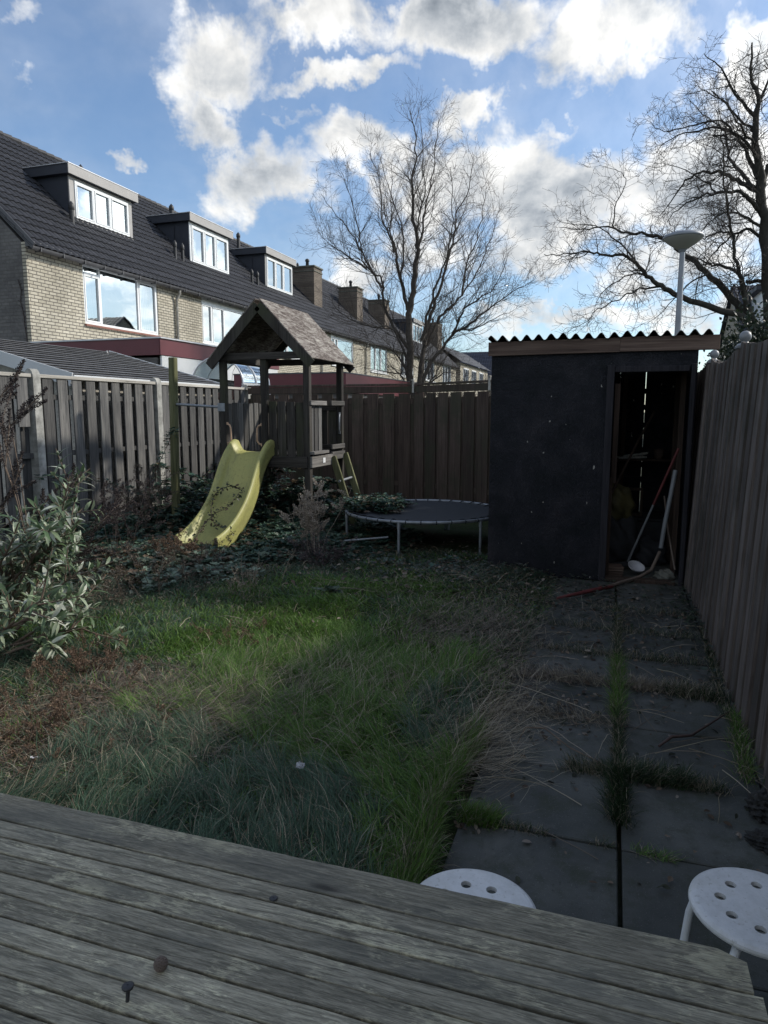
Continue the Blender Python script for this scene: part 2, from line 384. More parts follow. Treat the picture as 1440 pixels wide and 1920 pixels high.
def slidemat():
    m, t, b = newmat('yellow_slide_plastic'); c = objc(t)
    n = t.noise(c, 3.0, 5, 0.65); n2 = t.noise(c, 40, 4, 0.6)
    col = t.mix(t.maprange(n, 0.38, 0.7, 0, 0.8), (0.40, 0.385, 0.135), (0.28, 0.30, 0.11))
    col = t.mix(t.maprange(n2, 0.54, 0.72, 0, 0.6), col, (0.17, 0.18, 0.08))
    st = t.noise(t.vmath('MULTIPLY', c, (38, 3.5, 3.5)), 1, 5, 0.7, 0.3); col = t.mix(t.maprange(st, 0.52, 0.72, 0, 0.6), col, (0.22, 0.21, 0.09))
    setp(t, b, color=col, rough=0.45, spec=0.4, normal=bump(t, n2, 0.08, 0.004)); return m
M['slide'] = slidemat()
def tilemat(name, c0, c1, moss):
    m, t, b = newmat(name); c = objc(t); r = rndattr(t)
    n = t.noise(c, 5, 5, 0.65)
    col = t.ramp(n, [(0.3, c0), (0.7, c1)]); col = t.mix(t.maprange(t.noise(c, 22, 4, 0.7), 0.62, 0.78, 0, 0.6), col, moss)
    k = t.vmath('SCALE', col); t.l.new(t.maprange(r, 0, 1, 0.75, 1.25), k.node.inputs['Scale'])
    setp(t, b, color=k, rough=0.62, spec=0.4, normal=bump(t, t.noise(c, 30, 4), 0.15, 0.005)); return m
M['rooftile'] = tilemat('dark_glazed_roof_tile', (0.014, 0.015, 0.018), (0.034, 0.035, 0.041), (0.07, 0.072, 0.07))
M['flattile'] = tilemat('grey_flat_roof_tile', (0.055, 0.057, 0.062), (0.10, 0.102, 0.11), (0.14, 0.14, 0.13))
M['farroof'] = tilemat('navy_far_roof', (0.030, 0.034, 0.050), (0.045, 0.050, 0.068), (0.06, 0.06, 0.07))
def corrugmat():
    m, t, b = newmat('mossy_corrugated_sheet'); c = objc(t)
    n = t.noise(c, 9, 5, 0.65)
    setp(t, b, color=t.ramp(n, [(0.3, (0.020, 0.020, 0.020)), (0.6, (0.05, 0.048, 0.045)), (0.8, (0.06, 0.075, 0.03))]), rough=0.9, normal=bump(t, t.noise(c, 60, 4), 0.4, 0.005)); return m
M['corrug'] = corrugmat()
def feltmat():
    m, t, b = newmat('black_painted_chipboard'); c = objc(t)
    v = t.add('ShaderNodeTexVoronoi', {'Vector': t.vmath('MULTIPLY', t.vmath('ADD', c, t.vmath('SCALE', t.noise(c, 6, 3, out=1))), (26, 26, 60)), 'Scale': 1.0}, feature='F1')
    n = t.noise(c, 3, 5, 0.6); n3 = t.noise(c, 70, 5, 0.7)
    col = t.ramp(n, [(0.32, (0.0040, 0.0055, 0.0070)), (0.5, (0.010, 0.0105, 0.014)), (0.7, (0.022, 0.021, 0.025))])
    col = t.mix(1.0, col, t.ramp(v.outputs['Color'].node.outputs['Distance'], [(0.0, 0.5), (0.6, 1.5)]), 'MULTIPLY')
    fl = t.maprange(t.noise(t.vmath('MULTIPLY', c, (1, 1, .55)), 22, 3, 0.5), 0.722, 0.732, 0, 1); col = t.mix(fl, col, (0.34, 0.33, 0.30))
    h = t.math('ADD', v.outputs['Distance'], t.math('MULTIPLY', n3, 0.8))
    setp(t, b, color=col, rough=0.62, spec=0.22, normal=bump(t, h, 0.7, 0.008)); return m
M['felt'] = feltmat()
def slabmat():
    m, t, b = newmat('dark_concrete_slab'); c = objc(t); r = rndattr(t)
    n = t.noise(c, 2.2, 5, 0.6); n2 = t.noise(c, 120, 4, 0.7); n3 = t.noise(c, 7, 5, 0.7)
    col = t.ramp(n, [(0.3, (0.040, 0.045, 0.042)), (0.7, (0.100, 0.104, 0.096))])
    col = t.mix(t.maprange(n3, 0.48, 0.66, 0, 0.7), col, (0.040, 0.046, 0.030))
    col = t.mix(t.maprange(t.noise(c, 4.2, 6, 0.7, 0.8), 0.56, 0.70, 0, 0.5), col, (0.12, 0.12, 0.11))
    col = t.mix(t.maprange(t.noise(c, 55, 4, 0.7), 0.60, 0.70, 0, 0.5), col, (0.025, 0.027, 0.022))
    sp = t.maprange(t.noise(c, 240, 2, 0.6), 0.64, 0.72, 0, 0.7); col = t.mix(sp, col, (0.19, 0.19, 0.19))
    k = t.vmath('SCALE', col); t.l.new(t.maprange(r, 0, 1, 0.8, 1.2), k.node.inputs['Scale'])
    setp(t, b, color=k, rough=0.82, spec=0.3, normal=bump(t, n2, 0.45, 0.003)); return m
M['slab'] = slabmat()
def soilmat(name, a, b2, c3):
    m, t, b = newmat(name); c = objc(t)
    n = t.noise(c, 1.4, 6, 0.65); n2 = t.noise(c, 25, 5, 0.7)
    col = t.mix(t.maprange(n, 0.42, 0.6, 0, 1), a, b2); col = t.mix(t.maprange(n2, 0.5, 0.7, 0, 0.8), col, c3)
    setp(t, b, color=col, rough=0.95, spec=0.1, normal=bump(t, n2, 0.7, 0.03)); return m
M['soil'] = soilmat('mossy_garden_soil', (0.030, 0.045, 0.018), (0.045, 0.040, 0.026), (0.075, 0.062, 0.042))
M['ground'] = soilmat('distant_ground', (0.06, 0.06, 0.05), (0.04, 0.055, 0.025), (0.08, 0.075, 0.06))
M['bark'] = plain('grey_brown_bark', (0.062, 0.054, 0.046), 0.9, 0, 0.45, 14, 0.6)
M['bark_dark'] = plain('dark_mossy_bark', (0.034, 0.032, 0.026), 0.9, 0, 0.5, 10, 0.7)
M['twig'] = plain('thin_twig_bark', (0.050, 0.040, 0.036), 0.85, 0, 0.3, 10, 0.0)
M['leaf'] = foliage('green_leaf', 0.25, 0.42, 0.45)
M['grass'] = foliage('grass_blade', 0.35, 0.5, 0.25)
M['dry'] = foliage('dry_stem', 0.15, 0.8, 0.15)
def plasticwhite():
    m, t, b = newmat('worn_white_plastic'); c = objc(t)
    n = t.noise(c, 16, 6, 0.7); n2 = t.noise(c, 90, 3, 0.6)
    col = t.ramp(n, [(0.3, (0.52, 0.53, 0.52)), (0.55, (0.66, 0.67, 0.67)), (0.75, (0.60, 0.60, 0.56))])
    col = t.mix(t.maprange(n2, 0.60, 0.70, 0, 0.55), col, (0.33, 0.33, 0.28))
    col = t.mix(t.maprange(t.noise(c, 7, 5, 0.7), 0.52, 0.68, 0, 0.45), col, (0.40, 0.40, 0.34))
    setp(t, b, color=col, rough=0.42, spec=0.4, normal=bump(t, n2, 0.05, 0.002)); return m
M['stool'] = plasticwhite()
def tabletopmat():
    m, t, b = newmat('weathered_table_board'); c0 = objc(t); r = rndattr(t)
    o = t.vmath('SCALE', (17.3, 3.1, 1.0)); t.l.new(r, o.node.inputs['Scale']); c = t.vmath('ADD', c0, o)
    wv = t.vmath('SCALE', t.vmath('SUBTRACT', t.noise(t.vmath('MULTIPLY', c, (3.2, 14, 3)), 1, 3, out=1), (.5, .5, .5))); wv.node.inputs['Scale'].default_value = 0.014
    cw = t.vmath('ADD', c, wv)
    g = t.noise(t.vmath('MULTIPLY', cw, (36, 420, 60)), 1, 6, 0.75, 0.6)      # fine fibres
    g2 = t.noise(t.vmath('MULTIPLY', cw, (7, 105, 20)), 1, 6, 0.68, 0.8)         # broader grain
    blo = t.math('ADD', t.math('MULTIPLY', t.noise(t.vmath('MULTIPLY', c, (5, 14, 5)), 1, 3, 0.6, 0.8), .55), t.math('MULTIPLY', t.noise(t.vmath('MULTIPLY', c, (45, 95, 40)), 1, 5, 0.72, 0.5), .45))         # damp / clean patches
    f = t.math('ADD', t.math('MULTIPLY', g, 0.55), t.math('MULTIPLY', g2, 0.45))
    col = t.ramp(f, [(0.36, (0.075, 0.070, 0.050)), (0.47, (0.185, 0.172, 0.128)), (0.58, (0.35, 0.325, 0.245))])
    lig = t.maprange(t.math('ADD', t.math('MULTIPLY', blo, 0.80), t.math('MULTIPLY', g, 0.20)), 0.515, 0.60, 0, 0.85, True)
    col = t.mix(lig, col, t.ramp(g, [(0.3, (0.21, 0.20, 0.13)), (0.65, (0.62, 0.58, 0.41))]))
    dk = t.maprange(t.noise(t.vmath('MULTIPLY', c, (3, 9, 4)), 1, 5, 0.65), 0.52, 0.66, 0, 0.55, True)
    col = t.mix(dk, col, (0.105, 0.105, 0.088))
    spk = t.maprange(t.noise(c, 210, 3, 0.6), 0.69, 0.76, 0, 0.75); col = t.mix(spk, col, (0.34, 0.33, 0.27))
    cr = t.ramp(t.noise(t.vmath('MULTIPLY', cw, (3.5, 120, 10)), 1, 4, 0.8, 0.5), [(0.29, 0.2), (0.35, 1.0)])
    col = t.mix(1.0, col, cr, 'MULTIPLY')
    vo = t.add('ShaderNodeTexVoronoi', {'Vector': t.vmath('MULTIPLY', c, (2.6, 9.5, 2)), 'Scale': 1.0}, feature='F1').outputs['Distance']
    col = t.mix(t.maprange(vo, 0.11, 0.02, 0, 0.85, True), col, (0.030, 0.027, 0.022))
    k = t.vmath('SCALE', col); t.l.new(t.maprange(r, 0, 1, 0.72, 1.25), k.node.inputs['Scale'])
    hh = t.math('ADD', f, t.math('MULTIPLY', cr, 0.5))
    setp(t, b, color=k, rough=0.72, spec=0.35, normal=bump(t, hh, 0.65, 0.004)); return m
M['table'] = tabletopmat()

# ------------------------------------------------------------------ vegetation helpers
def vnoise(x, y, s=1.0, seed=0):
    """cheap smooth value noise on arrays"""
    x = np.asarray(x) * s + seed * 17.31; y = np.asarray(y) * s + seed * 5.77
    xi = np.floor(x); yi = np.floor(y); fx = x - xi; fy = y - yi
    fx = fx * fx * (3 - 2 * fx); fy = fy * fy * (3 - 2 * fy)
    def h(a, b):
        v = np.sin(a * 127.1 + b * 311.7 + seed * 3.3) * 43758.5453; return v - np.floor(v)
    return (h(xi, yi) * (1 - fx) + h(xi + 1, yi) * fx) * (1 - fy) + (h(xi, yi + 1) * (1 - fx) + h(xi + 1, yi + 1) * fx) * fy
def gz(x, y):                                          # lawn surface
    x = np.asarray(x, float); y = np.asarray(y, float)
    b = 0.05 * vnoise(x, y, 1.6, 1) + 0.045 * vnoise(x, y, 4.5, 2)
    edge = np.clip((-0.42 - x) / 0.35, 0, 1)
    return (b * edge + 0.005).astype(float)

def blades(P, hd, L, lean, droop, wd, col, K=4, kink=0.0):
    """curved tapering blades. P (n,3), heading hd, length L, initial lean, droop, width, colour (n,3)"""
    n = len(P); t = np.linspace(0, 1, K + 1)
    ang = lean[:, None] + droop[:, None] * t[None, :] ** 1.3
    if kink: ang = ang + rng.normal(0, kink, ang.shape)
    ds = (L / K)[:, None]
    h = np.cumsum(np.sin(ang) * ds, 1) - (np.sin(ang) * ds)[:, :1]; z = np.cumsum(np.cos(ang) * ds, 1) - (np.cos(ang) * ds)[:, :1]
    hv = hd[:, None] + np.cumsum(rng.normal(0, 0.07, (n, K + 1)), 1)
    cx = P[:, 0:1] + h * np.cos(hv); cy = P[:, 1:2] + h * np.sin(hv); cz = P[:, 2:3] + z
    cz = np.maximum(cz, P[:, 2:3] * 0.6 + 0.004)
    tw = hd + math.pi / 2 + rng.normal(0, 0.7, n)
    ww = wd[:, None] * np.array([1.0] * (K - 1) + [0.7, 0.12])[None, :] * 0.5
    dx = np.cos(tw)[:, None] * ww; dy = np.sin(tw)[:, None] * ww
    V = np.empty((n, K + 1, 2, 3)); V[..., 0, 0] = cx - dx; V[..., 1, 0] = cx + dx
    V[..., 0, 1] = cy - dy; V[..., 1, 1] = cy + dy; V[..., 0, 2] = cz; V[..., 1, 2] = cz
    b = (np.arange(n) * (K + 1) * 2)[:, None] + (np.arange(K) * 2)[None, :]
    Fq = np.stack([b, b + 1, b + 3, b + 2], -1).reshape(-1, 4)
    C = np.repeat(col, (K + 1) * 2, 0)
    return V.reshape(-1, 3), Fq, C
class Bag:                                             # merges numpy pieces
    def __init__(s): s.V = []; s.F = []; s.C = []; s.n = 0
    def add(s, V, Fq, C): s.V.append(V); s.F.append(Fq + s.n); s.C.append(C); s.n += len(V)
    def build(s, name, mat, parent=None, smooth=False): return npmesh(name, np.concatenate(s.V), np.concatenate(s.F), mat, np.clip(np.concatenate(s.C), 0.002, 0.9), parent, smooth)

LT = {'ovate': (np.array([[0, 0, 0], [-.24, .28, .05], [0, .3, -.02], [.24, .28, .05], [-.29, .58, .05], [0, .6, 0], [.29, .58, .05], [-.14, .84, .02], [0, .86, -.02], [.14, .84, .02], [0, 1.02, -.10]]),
                np.array([[0, 2, 1, 1], [0, 3, 2, 2], [1, 2, 5, 4], [2, 3, 6, 5], [4, 5, 8, 7], [5, 6, 9, 8], [7, 8, 10, 10], [8, 9, 10, 10]])),
      'lance': (np.array([[0, 0, 0], [-.09, .22, .03], [0, .22, .0], [.09, .22, .03], [-.115, .5, .0], [0, .5, -.03], [.115, .5, .0], [-.07, .78, -.1], [0, .78, -.12], [.07, .78, -.1], [0, 1.0, -.27]]),
                np.array([[0, 2, 1, 1], [0, 3, 2, 2], [1, 2, 5, 4], [2, 3, 6, 5], [4, 5, 8, 7], [5, 6, 9, 8], [7, 8, 10, 10], [8, 9, 10, 10]]))}
def leaves(P, D, N, S, col, kind='ovate'):
    """leaf blades at P pointing D with upper side N, size S"""
    T, Fc = LT[kind]; D = D / np.linalg.norm(D, axis=1)[:, None]
    X = np.cross(D, N); X /= np.linalg.norm(X, axis=1)[:, None] + 1e-9; Z = np.cross(X, D)
    V = P[:, None, :] + S[:, None, None] * (T[None, :, 0:1] * X[:, None, :] + T[None, :, 1:2] * D[:, None, :] + T[None, :, 2:3] * Z[:, None, :])
    Q = []
    for f in Fc: Q.append(f)
    Fq = (np.arange(len(P)) * len(T))[:, None, None] + np.array(Q)[None]
    Fq = Fq.reshape(-1, 4)
    tri = np.concatenate([Fq[:, [0, 1, 2]], Fq[Fq[:, 3] != Fq[:, 2]][:, [0, 2, 3]]])
    return V.reshape(-1, 3), tri, np.repeat(col, len(T), 0)
def sticks(lines, n=3):
    """thin tubes for many polylines [(pts (k,3), radii (k))] -> V, F(quads), index of line per vertex"""
    Vs = []; Fs = []; I = []; b = 0
    for li, (p, r) in enumerate(lines):
        p = np.asarray(p, float); k = len(p); r = np.broadcast_to(np.asarray(r, float), (k,))
        d = np.empty_like(p); d[1:-1] = p[2:] - p[:-2]; d[0] = p[1] - p[0]; d[-1] = p[-1] - p[-2]
        d /= np.linalg.norm(d, axis=1)[:, None] + 1e-9
        ref = np.array([0.31, 0.2, 0.93]) if abs(d[0, 2]) < 0.85 else np.array([0.9, 0.3, 0.1])
        u = np.cross(d, ref); u /= np.linalg.norm(u, axis=1)[:, None] + 1e-9; v = np.cross(d, u)
        a = np.arange(n) * 2 * np.pi / n
        V = p[:, None, :] + r[:, None, None] * (u[:, None, :] * np.cos(a)[None, :, None] + v[:, None, :] * np.sin(a)[None, :, None])
        i = np.arange(k - 1)[:, None] * n; j = np.arange(n)[None, :]; j2 = (j + 1) % n
        Fq = np.stack([i + j, i + j2, i + n + j2, i + n + j], -1).reshape(-1, 4) + b
        Vs.append(V.reshape(-1, 3)); Fs.append(Fq); I.append(np.full(k * n, li)); b += k * n
    return np.concatenate(Vs), np.concatenate(Fs), np.concatenate(I)
def pick(cols, n, jit=0.12):
    c = np.array(cols)[rng.integers(0, len(cols), n)]; return c * (1 + rng.normal(0, jit, (n, 1)))
def unit(v): return v / (np.linalg.norm(v, axis=-1, keepdims=True) + 1e-9)

# ================================================================== SETTING
def sheet(name, x0, x1, y0, y1, z, mat, nx=1, ny=1, zf=None):
    xs = np.linspace(x0, x1, nx + 1); ys = np.linspace(y0, y1, ny + 1); X, Y = np.meshgrid(xs, ys)
    Z = np.full_like(X, z) if zf is None else zf(X, Y)
    V = np.stack([X, Y, Z], -1).reshape(-1, 3); i = np.arange(ny)[:, None] * (nx + 1) + np.arange(nx)[None]
    Fq = np.stack([i, i + 1, i + nx + 2, i + nx + 1], -1).reshape(-1, 4)
    return npmesh(name, V, Fq, mat, smooth=True)
tag(sheet('ground', -900, 900, -400, 1600, -0.06, M['ground']), kind='structure')
tag(sheet('lawn_soil', -6.28, 0.70, 1.0, 11.6, 0, M['soil'], 160, 240, lambda X, Y: gz(X, Y) - 0.02 - 0.05 * np.clip((X + 0.52) / 0.06, 0, 1)), kind='structure')

def paving():
    m = MB(); rs = random.Random(3)
    colx = [(-0.485, 0.083), (0.098, 0.655), (0.665, 0.72)]
    ys = [1.0 + 0.0 * k for k in range(0)]
    edges = [2.43 + 0.522 * k for k in range(-7, 9)]
    for ci, (a, b) in enumerate(colx):
        for j in range(len(edges) - 1):
            y0 = edges[j] + .005; y1 = edges[j + 1] - .005
            if y0 > 6.6: continue
            y1 = min(y1, 6.58); m.r = rs.random()
            dz = rs.uniform(-.006, .004); t1 = rs.uniform(-.010, .010); t2 = rs.uniform(-.008, .008)
            m.box(((a + b) / 2, (y0 + y1) / 2, -0.022 + dz), (b - a, y1 - y0, 0.05), (t1, t2, rs.uniform(-.006, .006)), 0.004)
    for k in range(9):                                   # terrace in front of the lawn, under the table
        for j in range(5):
            m.r = rs.random(); x1 = -0.50 - k * .6
            m.box((x1 - .295, 0.7 - j * .6, -0.022), (.588, .588, .05), (rs.uniform(-.004, .004), rs.uniform(-.004, .004), 0), .004)
    o = m.build('paving', M['slab']); tag(o, kind='structure')
paving()

# ------------------------------------------------------------------ left fence
def left_fence():
    root = thing('board_fence', 'weathered grey wooden board fence with pale top rail between round topped concrete posts', 'fence', (-6.3, 7, 0))
    posts = [-0.3, 1.93, 4.16, 6.39, 8.65, 11.30]
    rs = random.Random(5)
    for i in range(len(posts) - 1):
        y0 = posts[i] + .07; y1 = posts[i + 1] - .07; n = round((y1 - y0) / .232); st = (y1 - y0) / n
        m = MB()
        for k in range(n):
            yc = y0 + st * (k + .5); m.r = rs.random()
            zt = 1.93 + rs.uniform(-.004, .004); zb = .17 + rs.uniform(-.02, .02); tilt = rs.uniform(-.008, .008)
            if i == 2 and k == n - 1: zb = 1.38; 
            m.box((-6.285, yc, (zt + zb) / 2), (.018, .158, zt - zb), (tilt, 0, 0), .003)
        for k in range(n + 1):
            yc = y0 + st * k; m.r = 0.0  # rear boards at the darkest tone: shade of the gaps painted in
            yc = min(max(yc, y0 + .05), y1 - .05)
            m.box((-6.358, yc, 1.05), (.018, .118, 1.76), (rs.uniform(-.005, .005), 0, 0), .003)
        for z in (.42, 1.05, 1.72):
            m.r = .1; m.box((-6.322, (y0 + y1) / 2, z), (.050, y1 - y0, .06), None, .002)
        m.build('board_panel', M['fence_grey'], root)
        c = MB(); c.r = rs.random(); c.box((-6.30, (y0 + y1) / 2, 1.955), (.085, y1 - y0 + .02, .042), None, .006); c.build('top_rail', M['rail_pale'], root)
        k = MB(); k.box((-6.30, (y0 + y1) / 2, .075), (.045, y1 - y0 + .04, .17), None, .004); k.build('gravel_board', M['concrete_dark'], root)
    for y in posts:
        p = MB(); 
        poly = [(-6.365, -.1), (-6.245, -.1), (-6.245, 1.95)] + [(-6.305 + .06 * math.cos(a), 1.95 + .085 * math.sin(a)) for a in np.linspace(.25, math.pi - .25, 7)] + [(-6.365, 1.95)]
        n = len(poly); vs = [(u, y - .055, v) for u, v in poly] + [(u, y + .055, v) for u, v in poly]
        p.put(vs, [(i, (i + 1) % n, n + (i + 1) % n, n + i) for i in range(n)] + [tuple(reversed(range(n))), tuple(range(n, 2 * n))])
        p.build('post', M['concrete'], root)
left_fence()

# ------------------------------------------------------------------ back fence
def back_fence():
    root = thing('board_fence', 'dark brown board fence behind the trampoline across the end of the garden', 'fence', (-4, 11, 0))
    rs = random.Random(9)
    for (ax, ay, bx, by, wb, gp) in ((-6.22, 11.22, -3.17, 11.22, .20, .26), (-3.15, 11.22, -1.0, 9.86, .225, .265), (-.98, 9.85, .20, 9.11, .225, .265)):  # last stretch, unseen behind the shed, is added to block the sun
        d = Vector((bx - ax, by - ay, 0)); L = d.length; a = math.atan2(d.y, d.x); u = d.normalized(); nrm = Vector((u.y, -u.x, 0))
        m = MB(); n = int(L / gp); st = L / n
        for k in range(n + 1):
            c = Vector((ax, ay, 0)) + u * min(max(st * k, .07), L - .07) + nrm * -.006; m.r = rs.random() * .8
            m.box((c.x, c.y, .93), (wb * .85, .018, 1.70), (0, 0, a), .002)
        for k in range(n):
            c = Vector((ax, ay, 0)) + u * (st * (k + .5)) + nrm * .014; m.r = rs.random()
            m.box((c.x, c.y, .92), (wb, .020, 1.86), (0, 0, a), .002)
        for z in (.35, 1.72):
            c = Vector((ax, ay, 0)) + u * L / 2; m.r = .4; m.box((c.x, c.y, z), (L, .024, .08), (0, 0, a), .002)
        m.build('board_panel', M['fence_brown'], root)
        t = MB(); c = Vector((ax, ay, 0)) + u * L / 2 + nrm * .01
        t.r = .35; t.box((c.x, c.y, 1.915), (L, .045, .11), (0, 0, a), .004); t.r = .8; t.box((c.x, c.y, 1.995), (L, .07, .035), (0, 0, a), .004)
        t.build('top_beam', M['fence_brown'], root)
    for (px, py) in ((-3.15, 11.16), (-1.74, 10.28)):
        m = MB(); m.box((px, py, 1.96), (.045, .012, .20), (0, 0, -.5), .002); m.box((px, py, 2.065), (.045, .06, .012), (0, 0, -.5), .002)
        m.build('bracket', M['rail_pale'], root)
back_fence()

# ------------------------------------------------------------------ right fence
M['cap_grey'] = plain('grey_cap_plastic', (0.20, 0.21, 0.22), 0.45, 0, 0.2, 14, 0.1)
def right_fence():
    root = thing('board_fence', 'faded brown wooden fence with grey ball caps on its posts right beside the shed', 'fence', (0.70, 4, 0))
    root.rotation_euler = (0, R(2.2), 0)
    rs = random.Random(12)
    posts = [-1.2, 0.90, 3.0, 5.05, 6.50, 8.4]
    for i in range(len(posts) - 1):
        y0 = posts[i] + .055; y1 = posts[i + 1] - .055; n = max(4, round((y1 - y0) / .092)); st = (y1 - y0) / n
        m = MB()
        def top(y):
            t = (y - y0) / (y1 - y0); return 1.99 - (.065 if i != 3 else .075) * 4 * t * (1 - t)
        for k in range(n):
            yc = y0 + st * (k + .5); m.r = rs.random(); ww = .118
            fr = k % 2 == 0
            x = .688 if fr else .722
            a0 = top(yc - ww / 2); a1 = top(yc + ww / 2); e = rs.uniform(-.003, .003)
            w2 = ww / 2
            m.prism([(yc - w2, -.05), (yc + w2, -.05), (yc + w2 - .002, a1 - .008), (yc + w2 - .008, a1), (yc - w2 + .008, a0), (yc - w2 + .002, a0 - .008)], 0, x - .009 + e, x + .009 + e)
        for z in (.3, 1.05, 1.75):
            m.r = .3; m.box((.705, (y0 + y1) / 2, z), (.014, y1 - y0, .06), None, .002)
        m.build('board_panel', M['fence_right'], root)
    for y in posts:
        m = MB(); m.r = rs.random() * .5 + .2; m.box((.705, y, .955), (.085, .085, 1.99), None, .005); p = m.build('post', M['fence_right'], root)
        c = MB(); s = .052
        c.box((.705, y, 1.960), (.100, .100, .020), None, .004)
        c.lathe([(.050, 1.971), (.040, 1.982), (.022, 1.988), (.022, 1.996)] + [(.037 * math.sin(a), 2.028 - .037 * math.cos(a)) for a in np.linspace(.5, math.pi - .02, 12)], (.705, y, 0), 18)
        c.build('ball_cap', M['cap_grey'], root)
    for c in root.children: pass
right_fence()

# ------------------------------------------------------------------ shed
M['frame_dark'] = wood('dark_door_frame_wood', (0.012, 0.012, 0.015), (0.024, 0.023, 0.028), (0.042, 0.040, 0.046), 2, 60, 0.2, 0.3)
SX0, SX1, SY0, SY1 = -1.10, 0.672, 6.60, 8.55
def shed():
    root = thing('garden_shed', 'black painted wooden shed with open doorway and corrugated roof', 'shed', ((SX0 + SX1) / 2, SY0, 0))
    m = MB(); dx0, dx1, dz = -0.035, 0.625, 1.90
    # front wall around the opening (front sheet 18 mm)
    m.box(((SX0 + dx0) / 2, SY0 + .011, 1.04), (dx0 - SX0, .022, 2.08), None, .001)
    m.box(((dx0 + SX1) / 2, SY0 + .011, (dz + 2.08) / 2), (SX1 - dx0 - .001, .022, 2.08 - dz), None, .001)
    m.box(((dx1 + SX1) / 2, SY0 + .011, dz / 2), (SX1 - dx1, .0215, dz - .001), None, .001)
    m.build('front_wall', M['felt'], root)
    m = MB(); m.box((SX0 + .011, (SY0 + SY1) / 2 + .012, 1.03), (.022, SY1 - SY0 - .024, 2.06)); m.box((SX1 - .011, (SY0 + SY1) / 2 + .012, 1.03), (.022, SY1 - SY0 - .024, 2.06)); m.build_each('side_wall', M['felt'], root)
    m = MB()                                              # back wall of upright boards with one open joint
    xs = [SX0 + .023, -0.80, -.5, -.2, .06, .335]; 
    for a, b in zip(xs[:-1], xs[1:]): m.r = random.random(); m.box(((a + b) / 2, SY1 - .012, 1.05), (b - a - .001, .02, 2.09))
    m.r = .4; m.box(((.341 + SX1 - .023) / 2, SY1 - .012, 1.05), (SX1 - .023 - .341, .02, 2.09), (0, 0, 0))
    for z in (.35, .78, .95, 1.12, 1.40, 1.60, 1.78): m.box((-.2, SY1 - .045, z), (1.7, .04, .06))
    m.build('back_wall', M['felt'], root)
    m = MB()                                              # door frame
    m.r = .2; m.box((dx0 + .0, SY0 + .0, dz / 2 + .03), (.062, .07, dz + .06), None, .004)
    m.box((dx1 + .016, SY0 + .0, dz / 2 + .03), (.036, .07, dz + .06), None, .004)
    m.box(((dx0 + dx1) / 2 + .01, SY0 + .0, dz + .02), (dx1 - dx0 - .05, .068, .05), None, .004)
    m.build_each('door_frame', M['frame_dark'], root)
    m = MB(); m.box(((dx0 + dx1) / 2, SY0 + .02, .018), (dx1 - dx0 - .06, .10, .036), None, .004); m.build('threshold', M['inner_wood'], root)
    m = MB(); m.r = .35; m.box((-.55, SY0 - .018, 2.128), (1.16, .028, .125), (0, R(-.4), 0), .003)
    m.r = .75; m.box((.43, SY0 - .018, 2.134), (.80, .028, .125), (0, R(.2), 0), .003); m.build_each('fascia', M['fascia_wood'], root)
    # timber studs inside
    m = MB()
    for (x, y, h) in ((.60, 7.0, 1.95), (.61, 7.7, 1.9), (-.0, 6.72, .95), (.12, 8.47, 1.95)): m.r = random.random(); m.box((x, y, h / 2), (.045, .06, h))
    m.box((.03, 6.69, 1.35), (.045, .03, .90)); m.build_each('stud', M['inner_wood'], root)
    m = MB(); m.box(((SX0 + SX1) / 2, (SY0 + SY1) / 2, .008), (SX1 - SX0 - .05, SY1 - SY0 - .05, .016)); m.build('floor', M['slab'], root)
    # corrugated roof: sine along x, falls to the back
    nx = 240; x0, x1 = SX0 - .03, SX1 + .10; y0, y1 = SY0 - .06, SY1 + .12
    xs = np.linspace(x0, x1, nx + 1); zz = 2.218 + .025 * np.sin((xs - x0) / .108 * 2 * math.pi) + .004 * np.sin(xs * 9.1) + .003 * np.sin(xs * 23)
    V = []; T = .007
    for (y, dz2) in ((y0, 0), (y1, -.10)):
        for s in (0, -T): V += [(x, y, z + dz2 + s) for x, z in zip(xs, zz)]
    n = nx + 1; Fq = []
    for i in range(nx):
        a, b, c, d = i, n + i, 2 * n + i, 3 * n + i
        Fq += [(a, a + 1, c + 1, c), (b, d, d + 1, b + 1), (a, b, b + 1, a + 1), (c, c + 1, d + 1, d)]
    npmesh('corrugated_roof', np.array(V), np.array(Fq), M['corrug'], parent=root, smooth=False)
shed()

# ------------------------------------------------------------------ things in and around the shed
def tool(name, label, cat, pts, rad, mat, extra=None, n=10, mats=None, group=None):
    m = MB(); m.tube(pts, rad, n); o = m.build(name, mat); tag(o, label, cat, group); return o
M['rust_red'] = plain('faded_red_handle', (0.12, 0.025, 0.025), 0.6, 0, 0.3, 10, 0.1)
M['pvc'] = plain('pale_grey_pipe', (0.17, 0.18, 0.19), 0.5, 0, 0.1, 10, 0.05)
M['stickw'] = plain('bare_stick_wood', (0.13, 0.10, 0.08), 0.8, 0, 0.3, 12, 0.2)
M['darkjunk'] = plain('dark_dusty_rubber', (0.020, 0.021, 0.024), 0.8, 0, 0.4, 12, 0.3)
M['yellowbag'] = plain('dirty_yellow_sack', (0.07, 0.06, 0.02), 0.7, 0, 0.4, 9, 0.3)
M['whitep'] = plain('white_plastic_sheet', (0.45, 0.45, 0.47), 0.5, 0, 0.05, 9, 0.05)
